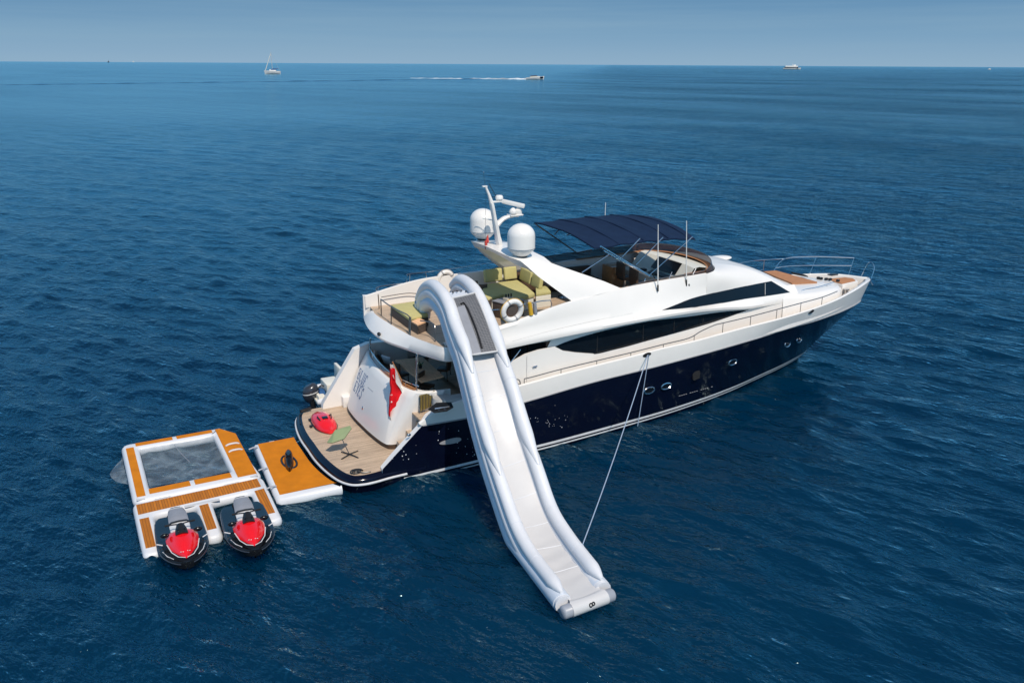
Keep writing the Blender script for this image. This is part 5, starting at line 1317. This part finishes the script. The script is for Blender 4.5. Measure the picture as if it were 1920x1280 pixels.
# ---------- green side table on the swim platform
gt_ = thing('folding_table', 'small tilted green topped table on a thin pole on the swim platform', 'table', (1.11, -1.53, .5))
q = [at(613, 829, y=-1.15), at(628, 806, y=-1.1), at(656, 797.5, y=-1.25), at(659, 802, y=-1.4), at(645, 822, y=-1.45), at(622, 830, y=-1.35)]
MB().slab(q, (.02, .03, -.04)).build('tabletop', GREENTOP, gt_, smooth=20)
bq = at(656, 853, z=.51)
MB().tube([bq, sum(q, Vector())/6], .018, 6).build('pole', DARKMETAL, gt_)
for a in (.5, 2.07, 3.64, 5.2):
    MB().tube([bq+Vector((0, 0, .05)), bq+Vector((.42*math.cos(a), .42*math.sin(a), .015))], .022, 5).build('leg', BLACK, gt_)
lnq = MB()
cq = at(668, 884, z=.53); mr2 = [cq+Vector(((.24-.012*k*.5)*math.cos(k*.5), (.17-.009*k*.5)*math.sin(k*.5)*1.2, .004*k*.5)) for k in range(34)]+[cq+Vector((.2, -.2, .01)), cq+Vector((.45, -.22, 0))]
tag(MB().tube(mr2, .022, 6).build('coiled_line', BLACK), 'black coiled line on the starboard corner of the swim platform', 'rope')
ck2 = MB()
for px, py in ((581, 788), (583, 800)):
    c = at(px, py, z=.52); ck2.box((c.x, c.y, .54), (.1, .16, .08), bev=.02)
ck2.build('platform_cleat', BLACK, plat)
MB().tube([at(563, 771, z=.6), at(583, 765, z=.62)], .07, 8).build('corner_fender', BLACK, plat)
# ---------- ensign on its staff
es = thing('ensign', 'red ensign with white border hanging limp on a varnished staff at the transom', 'flag', at(775, 745, y=-.75))
s0 = at(766, 741, y=-1.25); s1_ = at(736, 678, y=-1.45)
MB().tube([s0, s1_], [.035, .02], 8).build('staff', WOOD, es)
def fpt(px, py, ph):
    p = at(px, py, y=-1.6); return p+Vector((.07*math.sin(ph), .10*math.sin(ph*1.3+.5), 0))
lefte = pchip([(683, 735.5), (700, 733), (720, 730.5), (745, 730), (775, 730.5), (787, 733)]); righte = pchip([(683, 736.5), (700, 741), (722, 747.5), (733, 750), (745, 746.5), (770, 745.5), (780, 743), (787, 741)])
redl = pchip([(683, 736), (700, 737.5), (715, 741.5), (728, 748.5), (733, 750)])
rows = []
for k in range(27):
    py = lerp(690, 779, k/26); x0_, x1_ = lefte(py), min(righte(py), redl(py) if py < 733 else 999)
    rows.append([fpt(lerp(x0_, x1_, i/12), py, i*.95+k*.13) for i in range(13)])
MB().loft(rows).build('red_field', FLAGRED, es, smooth=75)
rows = []
for k in range(16):
    py = lerp(683, 738, k/15); u = (py-678)/(742-678); pr = at(736.5+29*u*.95, py, y=lerp(-1.45, -1.27, u))
    x0_ = redl(min(py, 733))-1.0; rows.append([fpt(x0_, py, 12*.95+k*.13).lerp(pr, i/6)+Vector((.03*math.sin(i*2), .05*math.sin(i*1.7+k*.3), 0)) for i in range(7)])
MB().loft(rows).build('white_border', PVCBED, es, smooth=75)
rows = []
for k in range(4):
    py = lerp(779, 787, k/3); rows.append([fpt(lerp(lefte(py), righte(py), i/12), py-1.2*math.sin(i*1.1), i*.95+26*.13) for i in range(13)])
MB().loft(rows).build('white_border', PVCBED, es, smooth=75)
for py in (739, 752):
    MB().ball(fpt(737, py, 5.0)+Vector((-.02, -.10, 0)), (.05, .03, .035), 8).build('flag_emblem', PVCBED, es)

# ---------- tender beyond the port quarter
td = thing('tender', 'small white tender with a dark outboard lying off the port quarter', 'tender', (3, 4.9, 0))
rws = []
wt_ = pchip([(1.55, .72), (2.2, .85), (4.2, .85), (5.2, .6), (5.9, .05)])
for x in np.linspace(1.55, 5.88, 14):
    w = wt_(x); rws.append([Vector((x, 4.75+w*math.cos(a), .12+.42*math.sin(a) if math.sin(a) < 0 else .12+.45*math.sin(a)**.4)) for a in [math.pi+math.pi*k/10 for k in range(11)]])
MB().loft(rws, cap0=True).build('hull', CREAM, td)
for s in (-1, 1): MB().tube([(x, 4.75+s*wt_(x), .45) for x in np.linspace(1.5, 5.85, 14)], [.12]+[.2]*13, 10).build('side_tube', PVC, td)
MB().box((1.7, 4.75, .45), (.3, 1.5, .5), bev=.05).build('transom', CREAM, td)
b_ = MB().box((2.25, 4.55, .95), (.62, 1.0, .35), bev=.05); b_.build('stern_bench', CREAM, td)
sb_ = MB().box((2.75, 5.0, 1.25), (.14, 1.0, .62), bev=.05); sb_.build('seat_back', CREAM, td)
MB().box((3.2, 4.75, .9), (.7, .8, .8), bev=.06).build('console', CREAM, td)
ob = MB(); c = at(582, 735, y=4.55); rws = []
for k, (z, sx, sy) in enumerate(((-.38, .16, .13), (-.26, .25, .20), (-.1, .33, .25), (.1, .33, .26), (.24, .29, .23), (.32, .20, .15), (.35, .08, .06))):
    rws.append([c+Vector((sx*math.cos(a)+.06*z, sy*math.sin(a), z+.05*math.cos(a))) for a in [2*math.pi*q/20 for q in range(20)]])
ou = ob.loft(rws, cu=True, cap0=True, cap1=True).build('outboard_motor', ENGINE, td, smooth=50)
MB().loft([[c+Vector((.335*math.cos(a), .265*math.sin(a), z+.05*math.cos(a))) for a in [2*math.pi*q/20 for q in range(20)]] for z in (-.02, .02)], cu=True).build('cowling_stripe', SILVER, ou)
MB().tube([c+Vector((.05, 0, -.36)), Vector((c.x+.1, c.y, -.25))], [.13, .09], 8).build('outboard_leg', BLACK, ou)
MB().tube(smoothline([c+Vector((.3, 0, .1)), c+Vector((.5, 0, .22)), c+Vector((.7, -.05, .05))], 4), .03, 6).build('control_cable', BLACK, ou)
MB().slab([at(600, 731, y=4.3), at(609, 732, y=4.3), at(610, 745, y=4.2), at(603, 752, y=4.2), at(598, 742, y=4.3)], (0, .25, 0)).build('blue_cover', BLUE, td)
MB().box((c.x+.35, 4.2, .46), (.5, .45, .12), bev=.04).build('swim_step', CREAM, td)

# ================================================================== FAR BOATS
def hull_simple(mb, L_, w, h, M):
    f = pchip([(0, .8), (.3, 1), (.65, .9), (.9, .4), (1, .02)])
    rws = []
    for k in range(13):
        u = k/12; ww = w/2*f(u); zz = h*(1+.25*u*u)
        rws.append([Vector((u*L_-L_/2+.05*L_*u*q, s_*ww*m_, z)) for s_, m_, z, q in ((-1, 1, zz, 1), (-1, .85, zz*.35, .4), (-1, .3, -.3, 0), (1, .3, -.3, 0), (1, .85, zz*.35, .4), (1, 1, zz, 1))])
    return mb.loft(rws, cu=True, cap0=True, cap1=True).move(M)
def gpt(px, py): p = at(px, py, z=0); return p
VX = Vector((cr[0], cr[1], 0)).normalized()      # direction the far boats lie along
ang = math.atan2(VX.y, VX.x)
p = gpt(511.5, 139.2); D = (p-Vector(CAM)).length; s_ = D/FPX
sbt = thing('sailing_yacht', 'white sailing yacht with bare mast far off on the left', 'sailboat', p)
M = Matrix.Translation(p) @ Matrix.Rotation(ang+.1, 4, 'Z')
Lb = 27*s_
hull_simple(MB(), Lb, Lb*.26, 5*s_, Matrix.Translation(p) @ Matrix.Rotation(ang+math.pi, 4, 'Z')).build('hull', WHITE, sbt)
MB().box((0.5*s_, 0, 6.2*s_), (11*s_, 4*s_, 3.0*s_), bev=.6*s_).move(M).build('cabin', WHITE, sbt)
MB().box((2*s_, 0, 7.2*s_), (9*s_, 4.2*s_, 1.2*s_), bev=.2*s_).move(M).build('sprayhood', BLUE, sbt)
MB().tube([M @ Vector((0, 0, 4*s_)), M @ Vector((-.8*s_, 0, 36*s_))], [.45*s_, .3*s_], 6).build('mast', GREYFIT, sbt)
MB().tube([M @ Vector((-12*s_, 0, 6*s_)), M @ Vector((-1.2*s_, 0, 33*s_))], .55*s_, 6).build('furled_sail', CREAM, sbt)
MB().tube([M @ Vector((12*s_, 0, 6*s_)), M @ Vector((-.7*s_, 0, 35*s_))], .12*s_, 4).build('backstay', GREYFIT, sbt)
MB().tube([M @ Vector((0, 0, 9*s_)), M @ Vector((10*s_, 0, 9*s_))], .7*s_, 6).build('boom', BLUE, sbt)
p = gpt(1003, 149.6); D = (p-Vector(CAM)).length; s_ = D/FPX
mbt = thing('motorboat', 'white motorboat with dark canopy speeding across the distance trailing a wake', 'motorboat', p)
M = Matrix.Translation(p) @ Matrix.Rotation(ang, 4, 'Z') @ Matrix.Rotation(R(-3), 4, 'Y')
hull_simple(MB(), 31*s_, 8*s_, 4.2*s_, M).build('hull', WHITE, mbt)
MB().box((12.0*s_, 0, 2.9*s_), (6*s_, 6.4*s_, 3.4*s_), bev=1*s_).move(M).build('bow_flare', NAVY, mbt)
MB().prism([(-9*s_, -3.4*s_), (6*s_, -3.4*s_), (9*s_, 0), (6*s_, 3.4*s_), (-9*s_, 3.4*s_)], 4*s_, 5.4*s_, bev=.4*s_).move(M).build('cabin', CREAM, mbt)
MB().prism([(-8*s_, -3.2*s_), (4*s_, -3.2*s_), (4*s_, 3.2*s_), (-8*s_, 3.2*s_)], 5.5*s_, 7.0*s_, bev=.3*s_).move(M).build('canopy', BROWN, mbt)
p = gpt(1484, 130.4); D = (p-Vector(CAM)).length; s_ = D/FPX*.82
fy = thing('distant_ferry', 'white two decked ferry near the horizon on the right', 'ferry', p)
M = Matrix.Translation(p) @ Matrix.Rotation(ang, 4, 'Z')
hull_simple(MB(), 36*s_, 8*s_, 2.6*s_, M).build('hull', WHITE, fy)
MB().box((-1*s_, 0, 3.4*s_), (27*s_, 6*s_, 2.2*s_)).move(M).build('lower_windows', NAVY, fy)
MB().prism([(-14*s_, -3.3*s_), (10*s_, -3.3*s_), (13*s_, 0), (10*s_, 3.3*s_), (-14*s_, 3.3*s_)], 4.5*s_, 7.0*s_, bev=.4*s_).move(M).build('upper_deck', WHITE, fy)
MB().box((5.5*s_, 0, 8.2*s_), (5*s_, 4*s_, 2.4*s_), bev=.4*s_).move(M).build('wheelhouse', WHITE, fy)
MB().tube([M @ Vector((2*s_, 0, 7*s_)), M @ Vector((1.4*s_, 0, 11*s_))], .5*s_, 5).build('mast', WHITE, fy)
for px, py, nm, w_ in ((203.5, 117.6, 'tiny dark sailing boat on the horizon at far left', 2.6), (1855, 131.0, 'tiny white boat under the horizon at far right', 4), (250, 117.2, 'tiny pale boat on the horizon right of the dark sailing boat', 2.5)):
    p = at(px, py, z=0); D = (p-Vector(CAM)).length; s_ = D/FPX
    t = thing('distant_boat', nm, 'boat', p, 'tiny boats on the horizon'); M = Matrix.Translation(p) @ Matrix.Rotation(ang, 4, 'Z')
    hull_simple(MB(), w_*s_, 1.6*s_, 1.2*s_, M).build('hull', WHITE if px > 210 else ENGINE, t)
    MB().box((0, 0, 1.4*s_), (w_*.4*s_, 1.2*s_, 1*s_), bev=.2*s_).move(M).build('cabin', WHITE if px > 210 else ENGINE, t)
    if px < 210: MB().tube([M @ Vector((0, 0, 1*s_)), M @ Vector((.5*s_, 0, 3.6*s_))], .22*s_, 5).build('mast', ENGINE, t)
# wake of the speeding boat: foam streaks and the ruffled track behind it
FOAM = bpy.data.materials.new('wake_foam'); FOAM.use_nodes = True
n_, l_ = FOAM.node_tree.nodes, FOAM.node_tree.links; p_ = n_['Principled BSDF']; p_.inputs['Base Color'].default_value = (.78, .82, .85, 1); p_.inputs['Roughness'].default_value = .8
g = n_.new('ShaderNodeNewGeometry'); m_ = n_.new('ShaderNodeMapping'); m_.inputs['Rotation'].default_value = (0, 0, -ang); m_.inputs['Scale'].default_value = (.035, .5, 1)
z_ = n_.new('ShaderNodeTexNoise'); z_.inputs['Scale'].default_value = 1.0; z_.inputs['Detail'].default_value = 5
vr = n_.new('ShaderNodeVectorRotate'); vr.inputs['Axis'].default_value = (0, 0, 1); vr.inputs['Angle'].default_value = -ang
l_.new(g.outputs['Position'], vr.inputs['Vector']); m_.inputs['Rotation'].default_value = (0, 0, 0); l_.new(vr.outputs['Vector'], m_.inputs['Vector']); l_.new(m_.outputs['Vector'], z_.inputs['Vector'])
a_ = n_.new('ShaderNodeMapRange'); a_.inputs['From Min'].default_value = .36; a_.inputs['From Max'].default_value = .66; l_.new(z_.outputs['Fac'], a_.inputs['Value']); l_.new(a_.outputs['Result'], p_.inputs['Alpha'])
wk = MB(); rows = []; nv = Vector((-VX.y, VX.x, 0))
for k in range(61):
    t = k/60; px = lerp(992, 770, t); py = lerp(149.2, 147.0, t); c = at(px, py, z=0); h = lerp(1.2, .30, t**.6)*(1+.35*math.sin(k*1.3)*math.sin(k*.37))*(.2 if 30 < k < 35 else 1); w_ = lerp(3, 5, t)
    rows.append([c-nv*w_+Vector((0, 0, -.1)), c-nv*w_*.4+Vector((0, 0, h*.8)), c+Vector((0, 0, h)), c+nv*w_*.4+Vector((0, 0, h*.8)), c+nv*w_+Vector((0, 0, -.1))])
wk.loft(rows); struct(wk.build('wake_foam', FOAM, smooth=80), 'stuff')
RUF = mat('ruffled_water', (.0008, .018, .055), .22, spec=.3, var=.3, vscale=.15)
wk = MB(); rows = []
for k in range(91):
    t = k/90; px = lerp(905, -60, t); py = lerp(148.4, 160.6, t); c = at(px, py, z=0); h = .62*(.25+.75*abs(math.sin(k*.63)*math.sin(k*.21+1)))*(1-.35*t)
    rows.append([c-nv*5+Vector((0, 0, -.15)), c-nv*1.2+Vector((0, 0, h*.9)), c+Vector((0, 0, h)), c+nv*5+Vector((0, 0, -.15))])
wk.loft(rows); struct(wk.build('wake_track', RUF, smooth=80), 'stuff')
